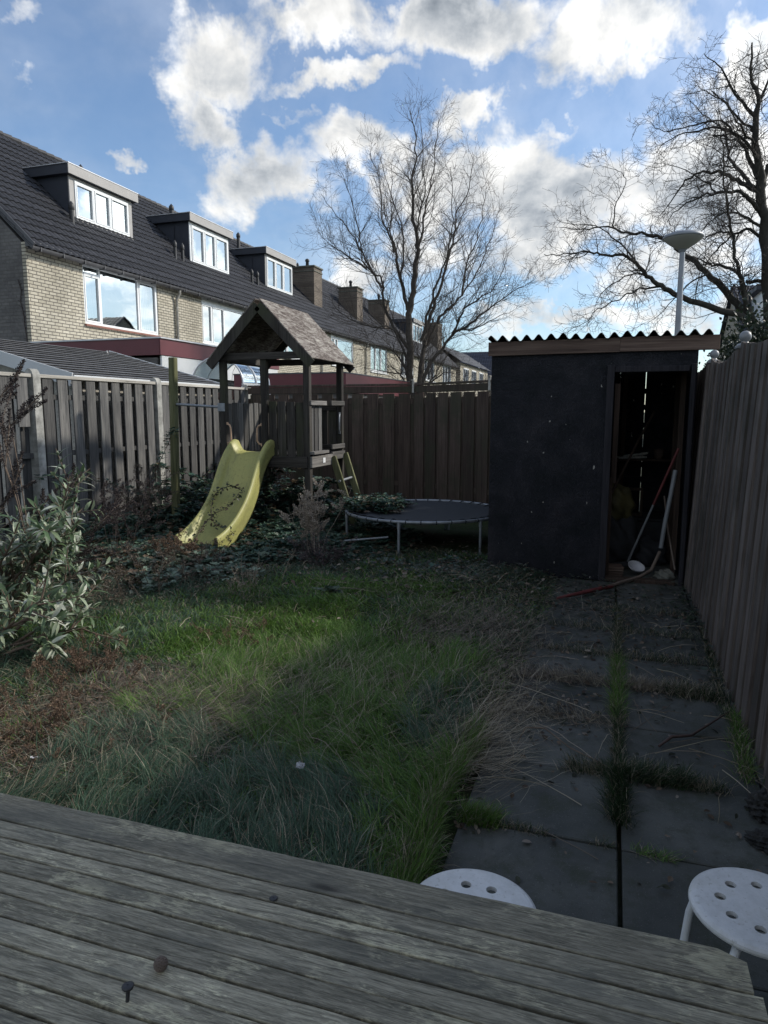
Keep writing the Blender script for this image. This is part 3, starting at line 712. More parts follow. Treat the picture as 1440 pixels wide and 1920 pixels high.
def shed_things():
    b = thing('long_broom', 'long pole with red upper half and pale lower half leaning in shed doorway', 'broom', (.22, 7.1, 0))
    p0 = Vector((.20, 7.05, .10)); p1 = Vector((.58, 6.85, 1.22)); pm = p0.lerp(p1, .52)
    m = MB(); m.tube([p0, pm], .011, 10); m.build('lower_pole', M['pvc'], b)
    m = MB(); m.tube([pm, p1], .012, 10); m.build('upper_pole', M['rust_red'], b)
    m = MB(); m.box((.185, 7.05, .075), (.26, .06, .05), (0, R(-8), 0), .01); m.build('brush_head', M['darkjunk'], b)
    tool('plastic_pipe', 'thick pale grey pipe leaning against right side of shed doorway', 'pipe', [(.475, 6.80, .30), (.50, 6.80, .55), (.535, 6.82, .80), (.565, 6.86, 1.02)], .020, M['pvc'], n=12)
    tool('garden_hose', 'dirty brown hose curling out of shed doorway onto the slabs', 'hose', [(.47, 6.82, .26), (.40, 6.74, .10), (.30, 6.66, .045), (.22, 6.56, .036), (.13, 6.44, .03), (.05, 6.33, .02), (-.02, 6.24, .018)], .016, M['stickw'])
    tool('red_stick', 'dark red stick lying on ground in front of the shed', 'stick', [(-.37, 5.70, .035), (-.2, 5.88, .045), (-.02, 6.10, .05), (.06, 6.2, .045)], [.010, .017, .018, .013], M['rust_red'])
    tool('wooden_stick', 'thin bare wooden stick leaning behind the pale grey pipe', 'stick', [(.60, 6.72, .12), (.535, 6.9, .45), (.50, 7.1, .75)], .008, M['stickw'])
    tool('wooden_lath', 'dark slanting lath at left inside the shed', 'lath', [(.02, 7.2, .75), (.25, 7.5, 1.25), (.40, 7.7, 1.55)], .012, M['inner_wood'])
    m = MB()
    for (c, d) in (((0, 0, .02), (.22, .03, .03)), ((0, 0, .30), (.22, .03, .03)), ((-.097, 0, .16), (.028, .03, .25)), ((.097, 0, .16), (.028, .03, .25))):
        m.box(Vector(c) + Vector((.235, 7.95, .42)), d, None, .003)
    tag(m.build('picture_frame', M['inner_wood']), 'small empty brown wooden frame standing inside the shed', 'frame')
    t = thing('wooden_box', 'dark chest that the small wooden frame stands on in the shed', 'box', (.25, 8.1, 0))
    m = MB(); m.box((.25, 8.1, .205), (.62, .50, .37), None, .008); m.build('body', M['darkjunk'], t)
    m = MB(); m.box((.25, 8.1, .405), (.66, .54, .026), None, .006); m.build('lid', M['darkjunk'], t)
    t = thing('shelf', 'dark shelf board at the back of the shed interior', 'shelf', (.3, 8.3, 0))
    m = MB(); m.box((.28, 8.33, 1.02), (.70, .30, .022), None, .002); m.build('board', M['inner_wood'], t)
    m = MB(); m.box((.05, 8.36, .93), (.02, .20, .16)); m.build('bracket', M['inner_wood'], t)
    m = MB(); m.box((.22, 8.28, 1.045), (.30, .12, .022), (0, R(-2), R(8)), .003); m.box((.26, 8.27, 1.075), (.26, .09, .02), (0, R(-9), R(-5)), .003)
    tag(m.build('wood_offcuts', M['rail_pale']), 'pale wooden offcuts stacked on the shelf inside the shed', 'offcuts')
    m = MB(); m.lathe([(.02, 0), (.045, 0), (.055, .11), (.05, .11), (.041, .01)], (.50, 8.24, 1.032), 16); tag(m.build('plastic_pot', M['fascia_wood']), 'brown pot at the right end of the shed shelf', 'pot')
    # crumpled sack
    def lump(name, label, cat, c, s, mat, seed, sharp=1.0):
        bm = bmesh.new(); bmesh.ops.create_icosphere(bm, subdivisions=4, radius=1)
        for v in bm.verts:
            p = v.co.copy(); n = math.sin(p.x * 5 + seed) * math.cos(p.y * 6 - seed) * .14 + math.sin(p.z * 9 + p.x * 7 + seed) * .09 * sharp + abs(math.sin(p.x * 11 + p.y * 8 + seed * 2)) * .10 * sharp
            p *= (1 + n); p.z = max(p.z, -.72); v.co = Vector((p.x * s[0], p.y * s[1], p.z * s[2]))
        me = bpy.data.meshes.new(name); bm.to_mesh(me); bm.free(); me.materials.append(mat)
        for pl in me.polygons: pl.use_smooth = True
        o = link(name, me, None, c); return tag(o, label, cat)
    lump('yellow_sack', 'crumpled dirty yellow sack inside the shed left of the doorway', 'sack', (.06, 7.35, .62), (.17, .14, .20), M['yellowbag'], 1.3)
    lump('rubbish_bag', 'black bulging bag under the yellow sack in the shed', 'bag', (.06, 7.35, .23), (.24, .22, .29), M['darkjunk'], 2.1)
    lump('rubbish_bag', 'low black bag on shed floor behind the white plastic bowl', 'bag', (.36, 7.45, .11), (.20, .18, .15), M['darkjunk'], 4.4)
    lump('cement_clod', 'small grey clod on the floor right inside the doorway', 'clod', (.52, 6.78, .045), (.08, .05, .055), M['concrete_dark'], 3.4)
    m = MB(); a = np.linspace(0, math.pi, 14)
    prof = [(.001, .012), (.075, .014), (.115, .05), (.135, .085), (.130, .088), (.108, .055), (.07, .022), (.0, .02)]
    m.lathe(prof, (0, 0, 0), 26); o = m.build('plastic_bowl', M['whitep']); o.location = (.255, 6.86, .07); o.rotation_euler = (R(38), R(14), .3); o.scale = (.62, .48, .6)
    tag(o, 'white plastic bowl lying tilted on shed floor', 'bowl')
    m = MB(); 
    for k in range(4): m.r = k / 4; m.box((.05, 6.80 + .004 * k, .03 + .022 * k), (.20, .16, .018), (0, 0, R(3 * k)), .002)
    tag(m.build('plank_offcuts', M['fascia_wood']), 'little stack of short planks on the floor at left of the doorway', 'planks')
shed_things()

# ------------------------------------------------------------------ trampoline
def trampoline():
    cx, cy, r, z = -2.05, 7.80, .92, .405
    root = thing('trampoline', 'small round black trampoline with grey steel rim half overgrown by brambles', 'trampoline', (cx, cy, 0))
    ring = lambda rr, zz, n=72: [(cx + rr * math.cos(2 * math.pi * k / n), cy + rr * math.sin(2 * math.pi * k / n), zz) for k in range(n + 1)]
    m = MB(); m.tube(ring(r, z), .0175, 10, False); m.build('rim', M['steel'], root)
    m = MB(); R0 = r - .085
    prof = [(0.001, z - .03)] + [(R0 * t, z - .030 * (1 - t * t) + .004) for t in (.25, .5, .75, .95)] + [(R0, z + .006), (R0 + .004, z - .012)]
    m.lathe(prof, (cx, cy, 0), 64); m.build('jumping_mat', M['mat_black'], root)
    for k in range(36):
        m = MB(); a = 2 * math.pi * k / 36 + .04; c, s = math.cos(a), math.sin(a); q = [(cx + c * rr, cy + s * rr, zz) for rr, zz in ((R0 - .02, z + .006), (r - .02, z + .022), (r + .019, z + .004), (r + .004, z - .019))]
        m.tube(q, [.006, .008, .008, .006], 5); m.build('elastic_strap', M['mat_black'], root)
    angs = [math.atan2(6.87 - cy, -2.09 - cx), math.atan2(7.27 - cy, -1.29 - cx)]
    for a in (angs[0], angs[1], angs[1] + math.pi / 3 * 1.1, angs[1] + 2 * math.pi / 3, angs[0] + math.pi, angs[0] - math.pi / 3):
        m = MB(); x, y = cx + math.cos(a) * r, cy + math.sin(a) * r
        m.tube([(x, y, z - .01), (x, y, .0)], .0155, 10); m.tube([(x, y, z - .005), (x, y, z - .07)], .020, 10)
        l = m.build('leg', M['steel'], root)
        f = MB(); f.tube([(x, y, .03), (x, y, -.012)], .021, 10); f.build('rubber_foot', M['mat_black'], l)
trampoline()
m = MB(); m.tube([(-2.72, 6.92, .16), (-2.5, 6.95, .185), (-2.25, 7.02, .21)], .011, 8); tag(m.build('metal_rod', M['steel']), 'short bright metal rod lying in brambles left of trampoline legs', 'rod')

# ------------------------------------------------------------------ play tower with slide, ladder and swing beam
def tower():
    X0, XM, X1, Y0, Y1 = -4.61, -4.045, -3.48, 7.69, 8.74; P = .078
    root = thing('play_tower', 'weathered wooden play tower with pitched board roof and yellow slide', 'play tower', ((X0 + X1) / 2, (Y0 + Y1) / 2, 0))
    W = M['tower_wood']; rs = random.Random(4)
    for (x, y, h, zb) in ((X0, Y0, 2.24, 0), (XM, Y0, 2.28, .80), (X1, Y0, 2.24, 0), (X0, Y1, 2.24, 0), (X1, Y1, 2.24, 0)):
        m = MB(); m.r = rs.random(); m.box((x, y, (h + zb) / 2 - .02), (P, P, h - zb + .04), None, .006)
        m.build('post', W, root)
    m = MB(); m.r = .5; m.box((X0 - .75, Y0, 1.10), (.085, .085, 2.26), (0, R(1.5), 0), .007); m.build('swing_post', M['tower_green'], root)
    m = MB(); m.tube([(X0 - .71, Y0, 1.645), (X0 - .03, Y0, 1.605)], .017, 12); m.box((X0 - .02, Y0 - .045, 1.605), (.10, .012, .10), None, .003); m.build('turning_bar', M['steel'], root)
    m = MB()
    m.r = .7; m.box(((X0 + X1) / 2, Y0 - .048, 2.215), (X1 - X0 + .06, .026, .085), None, .004)
    m.r = .3; m.box(((X0 + X1) / 2, Y1 + .048, 2.215), (X1 - X0 + .06, .026, .085), None, .004); m.build_each('cross_beam', M['tower_wood_x'], root)
    m = MB()
    for x in (X0, X1): m.r = rs.random(); m.box((x, (Y0 + Y1) / 2, 2.21), (.035, Y1 - Y0 - .072, .08), None, .004)
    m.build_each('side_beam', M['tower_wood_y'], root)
    # roof: two slopes of three lapped boards each
    ax, az = (X0 + X1) / 2, 2.845; ez = 2.17; run = .665
    ya, yb = 7.54, 8.92
    slope = math.atan2(az - ez, run); Ls = math.hypot(run, az - ez)
    for sg, nm in ((-1, 'roof_slope'), (1, 'roof_slope')):
        m = MB(); nb = 4
        for k in range(nb):
            t0 = k / nb - (.02 if k else 0); t1 = (k + 1) / nb + .02; tc_ = (t0 + t1) / 2; L = (t1 - t0) * Ls
            cxx = ax + sg * run * tc_; czz = az - (az - ez) * tc_
            nrm = Vector((sg * math.sin(slope), 0, math.cos(slope))); off = nrm * (.018 + .010 * (nb - k) * .35)
            m.r = rs.random(); m.box(Vector((cxx, (ya + yb) / 2 + rs.uniform(-.008, .008), czz)) + off, (L, yb - ya, .016), (0, sg * (slope + .018), 0), .003)
        m.build(nm, M['roofboard'], root)
    # barge boards and rafters
    for (y, w_) in ((ya + .016, .115), (yb - .016, .10)):
        for sg in (-1, 1):
            m = MB(); m.r = rs.random() * .5
            e = run + .015
            p0 = Vector((ax + sg * .002, y, az - .055)); p1 = Vector((ax + sg * e, y, az - .055 - (az - ez) * e / run))
            m.beam(p0 + Vector((0, 0, .0)), p1, .028, w_, (0, 1, 0), .003) if False else None
            d = (p1 - p0).normalized(); mid = (p0 + p1) / 2
            m.box(mid, ((p1 - p0).length, .026, w_), (0, sg * slope, 0), .003); m.build_each('barge_board', W, root)
    # platform frame and deck
    m = MB(); m.r = .45; m.box(((XM + X1) / 2, Y0 - .048, .945), (X1 - XM + .02, .026, .135), None, .004)
    m.r = .3; m.box(((X0 + X1) / 2, Y1 + .048, .945), (X1 - X0, .026, .135), None, .004)
    m.box(((X0 + XM) / 2, Y0 - .004, .93), (XM - X0 - .08, .03, .12), None, .004); m.build_each('platform_beam', M['tower_wood_x'], root)
    m = MB(); m.r = .8; m.box((X1 + .050, Y0 + .30, .945), (.028, .66, .135), None, .004); m.r = .35; m.box((X1 + .050, Y1 - .21, .985), (.028, .44, .10), None, .004)
    m.box((X0 - .050, (Y0 + Y1) / 2, .945), (.028, Y1 - Y0, .13), None, .004); m.build_each('side_platform_beam', M['tower_wood_y'], root)
    m = MB()
    for k in range(8): m.r = rs.random(); m.box(((X0 + X1) / 2, Y0 + .07 + k * .13, 1.022), (X1 - X0 - .06, .122, .02), None, .002)
    m.build('deck', M['tower_wood_x'], root)
    # upright board panels
    def panel(a, b, z0, z1, n, axis, fixed, mat, wfill=.80):
        m = MB(); st = (b - a) / n
        for k in range(n):
            c = a + st * (k + .5); m.r = rs.random(); zt = z1 + rs.uniform(-.012, .012)
            if axis == 0: m.box((c, fixed, (z0 + zt) / 2), (st * wfill, .016, zt - z0), (0, rs.uniform(-.01, .01), 0), .003)
            else: m.box((fixed, c, (z0 + zt) / 2), (.016, st * wfill, zt - z0), (rs.uniform(-.01, .01), 0, 0), .003)
        m.build('side_panel', mat, root)
    panel(XM + .04, X1 - .035, .90, 1.665, 4, 0, Y0 - .0, M['tower_wood'], .86)
    panel(X0 - .0 + .04, X1 - .04, .95, 1.66, 8, 0, Y1 - .0, M['tower_wood'])
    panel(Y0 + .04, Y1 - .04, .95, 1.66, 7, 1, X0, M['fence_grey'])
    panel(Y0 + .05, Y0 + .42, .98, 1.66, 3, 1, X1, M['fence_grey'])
    m = MB()
    for y, zc in ((Y1 + .02, 1.60), (Y1 + .02, 1.08)): m.r = .3; m.box(((X0 + X1) / 2, Y1 - .024, zc), (X1 - X0 - .09, .028, .07), None, .003)
    m.r = .3; m.box(((XM + X1) / 2, Y0 + .024, 1.60), (X1 - XM - .08, .028, .07), None, .003)
    m.build_each('panel_rail', M['tower_wood_x'], root)
    m = MB(); m.r = .95; m.box((X1 + .046, Y0 + .22, 1.655), (.026, .48, .055), None, .003); m.r = .2; m.box((X1 + .044, Y1 - .20, 1.66), (.026, .46, .06), None, .003)
    m.r = .8; m.box((X1 + .060, Y0 + .20, 1.055), (.07, .46, .035), None, .003); m.r = .3; m.box((X1 + .046, Y1 - .2, 1.10), (.026, .44, .06), None, .003)
    m.build_each('side_rail', M['tower_wood_y'], root)
    m = MB(); m.box((X1 + .068, Y0 + .33, .95), (.004, .075, .062), None, .001); m.build('maker_plate', M['white_frame'], root)
    def handle(x, y, z, out, mat, side=(0, -1, 0)):
        s = Vector(side); pts = [Vector((x, y, z - .12)), Vector((x, y, z - .11)) + s * .035, Vector((x, y, z - .075)) + s * .055, Vector((x, y, z + .075)) + s * .055, Vector((x, y, z + .11)) + s * .035, Vector((x, y, z + .12))]
        m = MB(); m.tube(pts, .011, 8); m.box((x, y, z - .125), (.024, .024, .035), None, .004); m.box((x, y, z + .125), (.024, .024, .035), None, .004); m.build('grab_handle', mat, root)
    handle(X0 + .045, Y0 - .02, 1.28, 1, M['handle'], (1, -.3, 0)); handle(XM - .045, Y0 - .02, 1.27, 1, M['handle'], (-1, -.3, 0)); handle(X1 + .01, Y1 - .045, 1.40, 1, M['steel'], (0.3, -1, 0))
    # ladder on the right side
    lad = [(Vector((X1 + .07, 8.30, .98)), Vector((X1 + .40, 8.28, 0))), (Vector((X1 + .07, 8.72, 1.0)), Vector((X1 + .40, 8.70, 0)))]
    for p, q in lad:
        m = MB(); m.r = rs.random(); m.beam(p, q, .085, .038, (0, 1, 0), .004); m.build('ladder_rail', M['tower_green'], root)
    for t in (.32, .68):
        a = lad[0][0].lerp(lad[0][1], t); b = lad[1][0].lerp(lad[1][1], t); m = MB(); m.tube([a + Vector((0, -.05, 0)), b + Vector((0, .03, 0))], .017, 10); m.build('rung', M['steel'], root)
    # slide: swept channel
    prof = [(7.74, 1.055), (7.66, 1.058), (7.59, 1.045), (7.52, .985), (7.44, .885), (7.35, .755), (7.24, .615), (7.12, .490), (6.98, .365), (6.82, .245), (6.67, .155), (6.52, .095), (6.36, .065)]
    cs = [(-.245, -.055), (-.262, -.02), (-.258, .045), (-.266, .055), (-.262, .115), (-.248, .128), (-.232, .122), (-.205, .065), (-.175, .022), (-.13, .006), (0, 0), (.13, .006), (.175, .022), (.205, .065), (.232, .122), (.248, .128), (.262, .115), (.266, .055), (.258, .045), (.262, -.02), (.245, -.055)]
    pr = []                                               # smooth the profile
    for i in range(len(prof) - 1):
        for j in range(4):
            t = j / 4; p_ = [prof[max(i - 1, 0)], prof[i], prof[i + 1], prof[min(i + 2, len(prof) - 1)]]
            f = [(-t + 2 * t * t - t ** 3) / 2, (2 - 5 * t * t + 3 * t ** 3) / 2, (t + 4 * t * t - 3 * t ** 3) / 2, (t ** 3 - t * t) / 2]
            pr.append((sum(f[k] * p_[k][0] for k in range(4)), sum(f[k] * p_[k][1] for k in range(4))))
    pr.append(prof[-1]); sx_ = -4.20; V = []; n = len(cs)
    for i, (y, z) in enumerate(pr):
        a = pr[max(i - 1, 0)]; b = pr[min(i + 1, len(pr) - 1)]; ty, tz = b[0] - a[0], b[1] - a[1]; l = math.hypot(ty, tz); ny, nz = tz / l, -ty / l
        k = 1 if i > 3 else (.55 + .15 * i)
        if i in (0, 1): k = .35
        hgt = 1.25 if i > 6 else 1.0 + .04 * i
        for (u, v) in cs: V.append((sx_ + u + (.012 * math.sin(i * .25)), y + ny * v * k * hgt, z + nz * v * k * hgt))
    Fq = [(i * n + j, i * n + j + 1, (i + 1) * n + j + 1, (i + 1) * n + j) for i in range(len(pr) - 1) for j in range(n - 1)]
    m = MB(); m.put(V, Fq, True); s = m.build('slide', M['slide'], root)
    md = s.modifiers.new('thick', 'SOLIDIFY'); md.thickness = .007; md.offset = 0
    m = MB(); m.r = .3; m.box((X0 + .32, Y0 + .42, .045), (.5, .05, .09)); m.build('ground_beam', M['tower_wood_x'], root)
M['handle'] = plain('weathered_orange_plastic', (0.45, 0.30, 0.20), 0.6, 0, 0.25, 20, 0.1)
def roofboardmat():
    m, t, b = newmat('flaking_roof_board'); c = objc(t); r = rndattr(t)
    o = t.vmath('SCALE', (3.1, 7.7, 2.3)); t.l.new(r, o.node.inputs['Scale']); c = t.vmath('ADD', c, o)
    g = t.noise(t.vmath('MULTIPLY', c, (55, 9, 55)), 1, 7, 0.72, 0.8); p = t.noise(t.vmath('MULTIPLY', c, (9, 4, 9)), 1, 5, 0.65, 0.5)
    f = t.math('ADD', t.math('MULTIPLY', g, .6), t.math('MULTIPLY', p, .4))
    col = t.ramp(f, [(0.38, (0.045, 0.034, 0.028)), (0.47, (0.11, 0.09, 0.08)), (0.53, (0.22, 0.20, 0.18)), (0.62, (0.36, 0.34, 0.30))])
    setp(t, b, color=col, rough=0.9, spec=0.15, normal=bump(t, f, 0.6, 0.006)); return m
M['roofboard'] = roofboardmat()
tower()

# ================================================================== HOUSES
EX, EZ, RX, RZ = -13.7, 5.70, -18.0, 9.80
SL = math.atan2(RZ - EZ, EX - RX); SLEN = math.hypot(RZ - EZ, EX - RX)
def tiled(name, p0, along, upv, La, Lu, mat, parent, pitch=.205, course=.335, amp=.045, step=.022, na=8):
    """roof covering as relief: wave across, overlapping steps up the slope. p0 eave corner"""
    p0 = np.array(p0, float); a = unit(np.array(along, float)); u = unit(np.array(upv, float)); n = np.cross(a, u); n = n if n[2] > 0 else -n
    nc = max(1, int(round(Lu / course))); cs = Lu / nc; k = max(1, int(round(La / pitch))) * na
    s = np.linspace(0, La, k + 1); wv = amp * (np.abs(np.sin(s / pitch * math.pi)) ** .8)
    V = []; Rn = []; Fq = []; b = 0
    for c in range(nc):
        for e, (uu, hh) in enumerate(((c * cs - .03, step + .004), (c * cs - .028, step + .012), ((c + 1) * cs, 0.004))):
            V.append(p0 + a * s[:, None] + u * uu + n * (wv + hh)[:, None]); Rn.append(.5 + .5 * np.sin(np.floor(s / pitch) * 12.9898 + c * 78.2))
        for e in range(2):
            i = b + e * (k + 1) + np.arange(k); Fq.append(np.stack([i, i + 1, i + k + 2, i + k + 1], -1))
        b += 3 * (k + 1)
    return npmesh(name, np.concatenate(V), np.concatenate(Fq), mat, parent=parent, rnd=np.concatenate(Rn), smooth=False)
def window(root, X, y0, y1, z0, z1, splits, name='window', topbar=0.0, vent=None, curtains=(), sill=True, depth=.07, face=1):
    """window in a plane facing +X"""
    m = MB(); fw = .065; xc = X - .03
    zt = z1 - topbar
    if topbar: m.box((xc, (y0 + y1) / 2, z1 - topbar / 2), (depth, y1 - y0, topbar - .002), None, .004)
    m.box((xc, (y0 + y1) / 2, z0 + fw / 2), (depth, y1 - y0, fw), None, .004); m.box((xc, (y0 + y1) / 2, zt - fw / 2), (depth, y1 - y0, fw), None, .004)
    ys = [y0 + fw / 2] + [y0 + (y1 - y0) * s for s in splits] + [y1 - fw / 2]
    for i, y in enumerate(ys): m.box((xc, y, (z0 + zt) / 2), (depth - .004, fw if i in (0, len(ys) - 1) else fw * 1.25, zt - z0 - 2 * fw), None, .004)
    for i in range(len(ys) - 1):                           # inner casements on narrow lights
        if ys[i + 1] - ys[i] < 1.3:
            a, b = ys[i] + fw * .6, ys[i + 1] - fw * .6; zz0, zz1 = z0 + fw, zt - fw
            if vent and i == 0: m.box((xc + .01, (a + b) / 2, zz1 - .18), (depth, b - a, .06)); zz1 -= .21
            for (yy, ww, zc, hh) in ((a + .022, .044, (zz0 + zz1) / 2, zz1 - zz0), (b - .022, .044, (zz0 + zz1) / 2, zz1 - zz0)): m.box((xc + .012, yy, zc), (depth, ww, hh - .002), None, .003)
            for zc in (zz0 + .022, zz1 - .022): m.box((xc + .012, (a + b) / 2, zc), (depth - .006, b - a - .09, .044), None, .003)
    wo = m.build(name, M['white_frame'], root)
    m = MB(); m.put([(X - .03, y0 + .02, z0 + .02), (X - .03, y1 - .02, z0 + .02), (X - .03, y1 - .02, zt - .02), (X - .03, y0 + .02, zt - .02)], [(0, 1, 2, 3)]); m.build('pane', M['glass'], wo, False)
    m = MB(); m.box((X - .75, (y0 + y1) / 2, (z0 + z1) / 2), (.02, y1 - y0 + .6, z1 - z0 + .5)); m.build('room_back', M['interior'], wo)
    for (a, b) in curtains:
        m = MB(); n = 26; V = []
        for i in range(n + 1):
            y = a + (b - a) * i / n; dx = .025 * math.sin(i * 1.35)
            V += [(X - .20 + dx, y, z0 + .03), (X - .20 + dx, y + (a + b - 2 * y) * .18, zt - .03)]
        m.put(V, [(2 * i, 2 * i + 2, 2 * i + 3, 2 * i + 1) for i in range(n)], True); m.build('curtain', M['curtain'], wo, False)
    if sill:
        m = MB(); m.box((X + .04, (y0 + y1) / 2, z0 - .035), (.13, y1 - y0 + .08, .05), (0, R(6), 0), .004); m.build('sill', M['brick_sill'] if sill == 'brick' else M['white_frame'], wo)
    return wo
def facade(root, y0, y1, zt, holes, mat, X=EX, name='facade_wall', zb=-.05):
    m = MB(); T = .12; holes = sorted(holes)
    zs0 = min([h[2] for h in holes] + [zt]); zs1 = max([h[3] for h in holes] + [0])
    if not holes: m.box((X - T / 2, (y0 + y1) / 2, (zb + zt) / 2), (T, y1 - y0, zt - zb))
    else:
        m.box((X - T / 2, (y0 + y1) / 2, (zb + zs0) / 2), (T, y1 - y0, zs0 - zb)); 
        if zt - zs1 > .01: m.box((X - T / 2, (y0 + y1) / 2, (zs1 + zt) / 2), (T, y1 - y0, zt - zs1))
        ys = [y0] + [q for h in holes for q in (h[0], h[1])] + [y1]
        for i in range(0, len(ys), 2): m.box((X - T / 2, (ys[i] + ys[i + 1]) / 2, (zs0 + zs1) / 2), (T, ys[i + 1] - ys[i], zs1 - zs0))
    return m.build(name, mat, root)
def roofx(z): return EX - (z - EZ) / math.tan(SL)
def dormer(root, y0, y1, z0, z1, style=0):
    """flat roofed dormer on the garden slope; z1 = underside of the flat roof"""
    Xf = roofx(z0) ; 
    Xb = roofx(z1 + .1) - .1
    m = MB(); zt = z1
    for y in (y0 + .03, y1 - .03):
        pts = [(Xf, z0 - .1), (Xf, zt), (roofx(zt) - .1, zt), ]
        m.prism([(Xf - .0, z0 - .12), (Xf - .0, zt), (roofx(zt) - .12, zt)], 1, y - .03, y + .03)
    cheeks = m
    m = MB(); m.box((Xf - .03, (y0 + y1) / 2, z0 - .03), (.10, y1 - y0 - .13, .10)); dm = m.build('dormer', M['dormer_dark'], root); cheeks.build_each('dormer_cheek', M['dormer_dark'], dm)
    m = MB(); ov = .16
    m.box(((Xf + ov + Xb) / 2, (y0 + y1) / 2, z1 + .13), (Xf + ov - Xb, y1 - y0 + 2 * ov - .01, .26), None, .004); m.build('dormer_roof', M['dormer_dark'], dm)
    m = MB(); m.box((Xf + ov + .014, (y0 + y1) / 2, z1 + .13), (.026, y1 - y0 + 2 * ov, .27), None, .003); m.build('front_fascia', M['grey_trim'], dm)
    m = MB(); m.box((Xf + ov - .02, (y0 + y1) / 2, z1 + .278), (.12, y1 - y0 + 2 * ov + .02, .03), None, .004); m.box(((Xf + ov + Xb) / 2, y0 - ov, z1 + .272), (Xf + ov - Xb, .05, .02)); m.build('metal_edge', M['zinc'], dm)
    m = MB(); pw = .20 if style == 0 else .10
    for y in (y0 + pw / 2, y1 - pw / 2): m.box((Xf + .012, y, (z0 + z1) / 2), (.05, pw, z1 - z0), None, .003)
    m.box((Xf + .010, (y0 + y1) / 2, z1 - .05), (.045, y1 - y0 - 2 * pw, .10), None, .003); m.box((Xf + .03, (y0 + y1) / 2, z0 - .02), (.09, y1 - y0, .05), None, .003)
    m.build('dormer_cladding', M['grey_trim'] if style != 1 else M['white_frame'], dm)
    # window of the dormer as a sub-part
    m = MB(); a, b, c, d = y0 + pw, y1 - pw, z0 + .05, z1 - .10; f = .06
    sp = [a, a + (b - a) * .33, a + (b - a) * .64, b]
    for y in sp: m.box((Xf + .03, min(max(y, a + f / 2), b - f / 2), (c + d) / 2), (.07, f, d - c), None, .004)
    for z in (c + f / 2, d - f / 2): m.box((Xf + .03, (a + b) / 2, z), (.068, b - a - .002, f), None, .004)
    for i in range(3):
        p, q = sp[i] + f * .8, sp[i + 1] - f * .8
        for y in (p + .02, q - .02): m.box((Xf + .045, y, (c + d) / 2), (.06, .04, d - c - 2 * f), None, .003)
        for z in (c + f + .02, d - f - .02): m.box((Xf + .045, (p + q) / 2, z), (.058, q - p - .082, .04), None, .003)
    m.build('dormer_window', M['white_frame'], dm)
    m = MB(); m.put([(Xf + .02, a, c), (Xf + .02, b, c), (Xf + .02, b, d), (Xf + .02, a, d)], [(0, 1, 2, 3)]); m.build('dormer_pane', M['glass'], dm, False)
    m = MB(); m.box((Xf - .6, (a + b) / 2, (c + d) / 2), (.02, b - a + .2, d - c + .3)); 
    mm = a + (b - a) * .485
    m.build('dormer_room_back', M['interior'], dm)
    n = MB(); n.box((Xf - .06, mm, (c + d) / 2), (.01, (b - a) * .28, d - c - .1)); n.build('net_curtain', M['curtain'], dm)
def flue(root, x, y, z0, h, r=.06, mat='vent', cap=True, name='vent_pipe'):
    m = MB(); m.lathe([(r, z0 - .2), (r, z0 + h)], (x, y, 0), 12); 
    if cap: m.lathe([(r, z0 + h), (r * 1.22, z0 + h + .02), (r * 1.22, z0 + h + .14), (r * .9, z0 + h + .18), (.001, z0 + h + .26)], (x, y, 0), 12)
    m.build(name, M[mat], root)
def chimney(root, y0, y1, x0, x1, zt):
    m = MB(); m.box(((x0 + x1) / 2, (y0 + y1) / 2, (5.8 + zt) / 2), (x1 - x0, y1 - y0, zt - 5.8)); c = m.build('chimney', M['chimney'], root)
    m = MB(); m.box(((x0 + x1) / 2, (y0 + y1) / 2, zt + .04), (x1 - x0 + .12, y1 - y0 + .12, .08), None, .01); m.box(((x0 + x1) / 2, (y0 + y1) / 2, zt - .18), (x1 - x0 + .06, y1 - y0 + .06, .06)); m.build('chimney_cap', M['concrete_dark'], c)
    m = MB(); m.lathe([(.09, zt + .08), (.08, zt + .38), (.12, zt + .40), (.10, zt + .5), (.001, zt + .55)], ((x0 + x1) / 2, (y0 + y1) / 2, 0), 12); m.build('chimney_pot', M['vent'], c)
GROUP_H = 'terraced brick houses in the row at left'
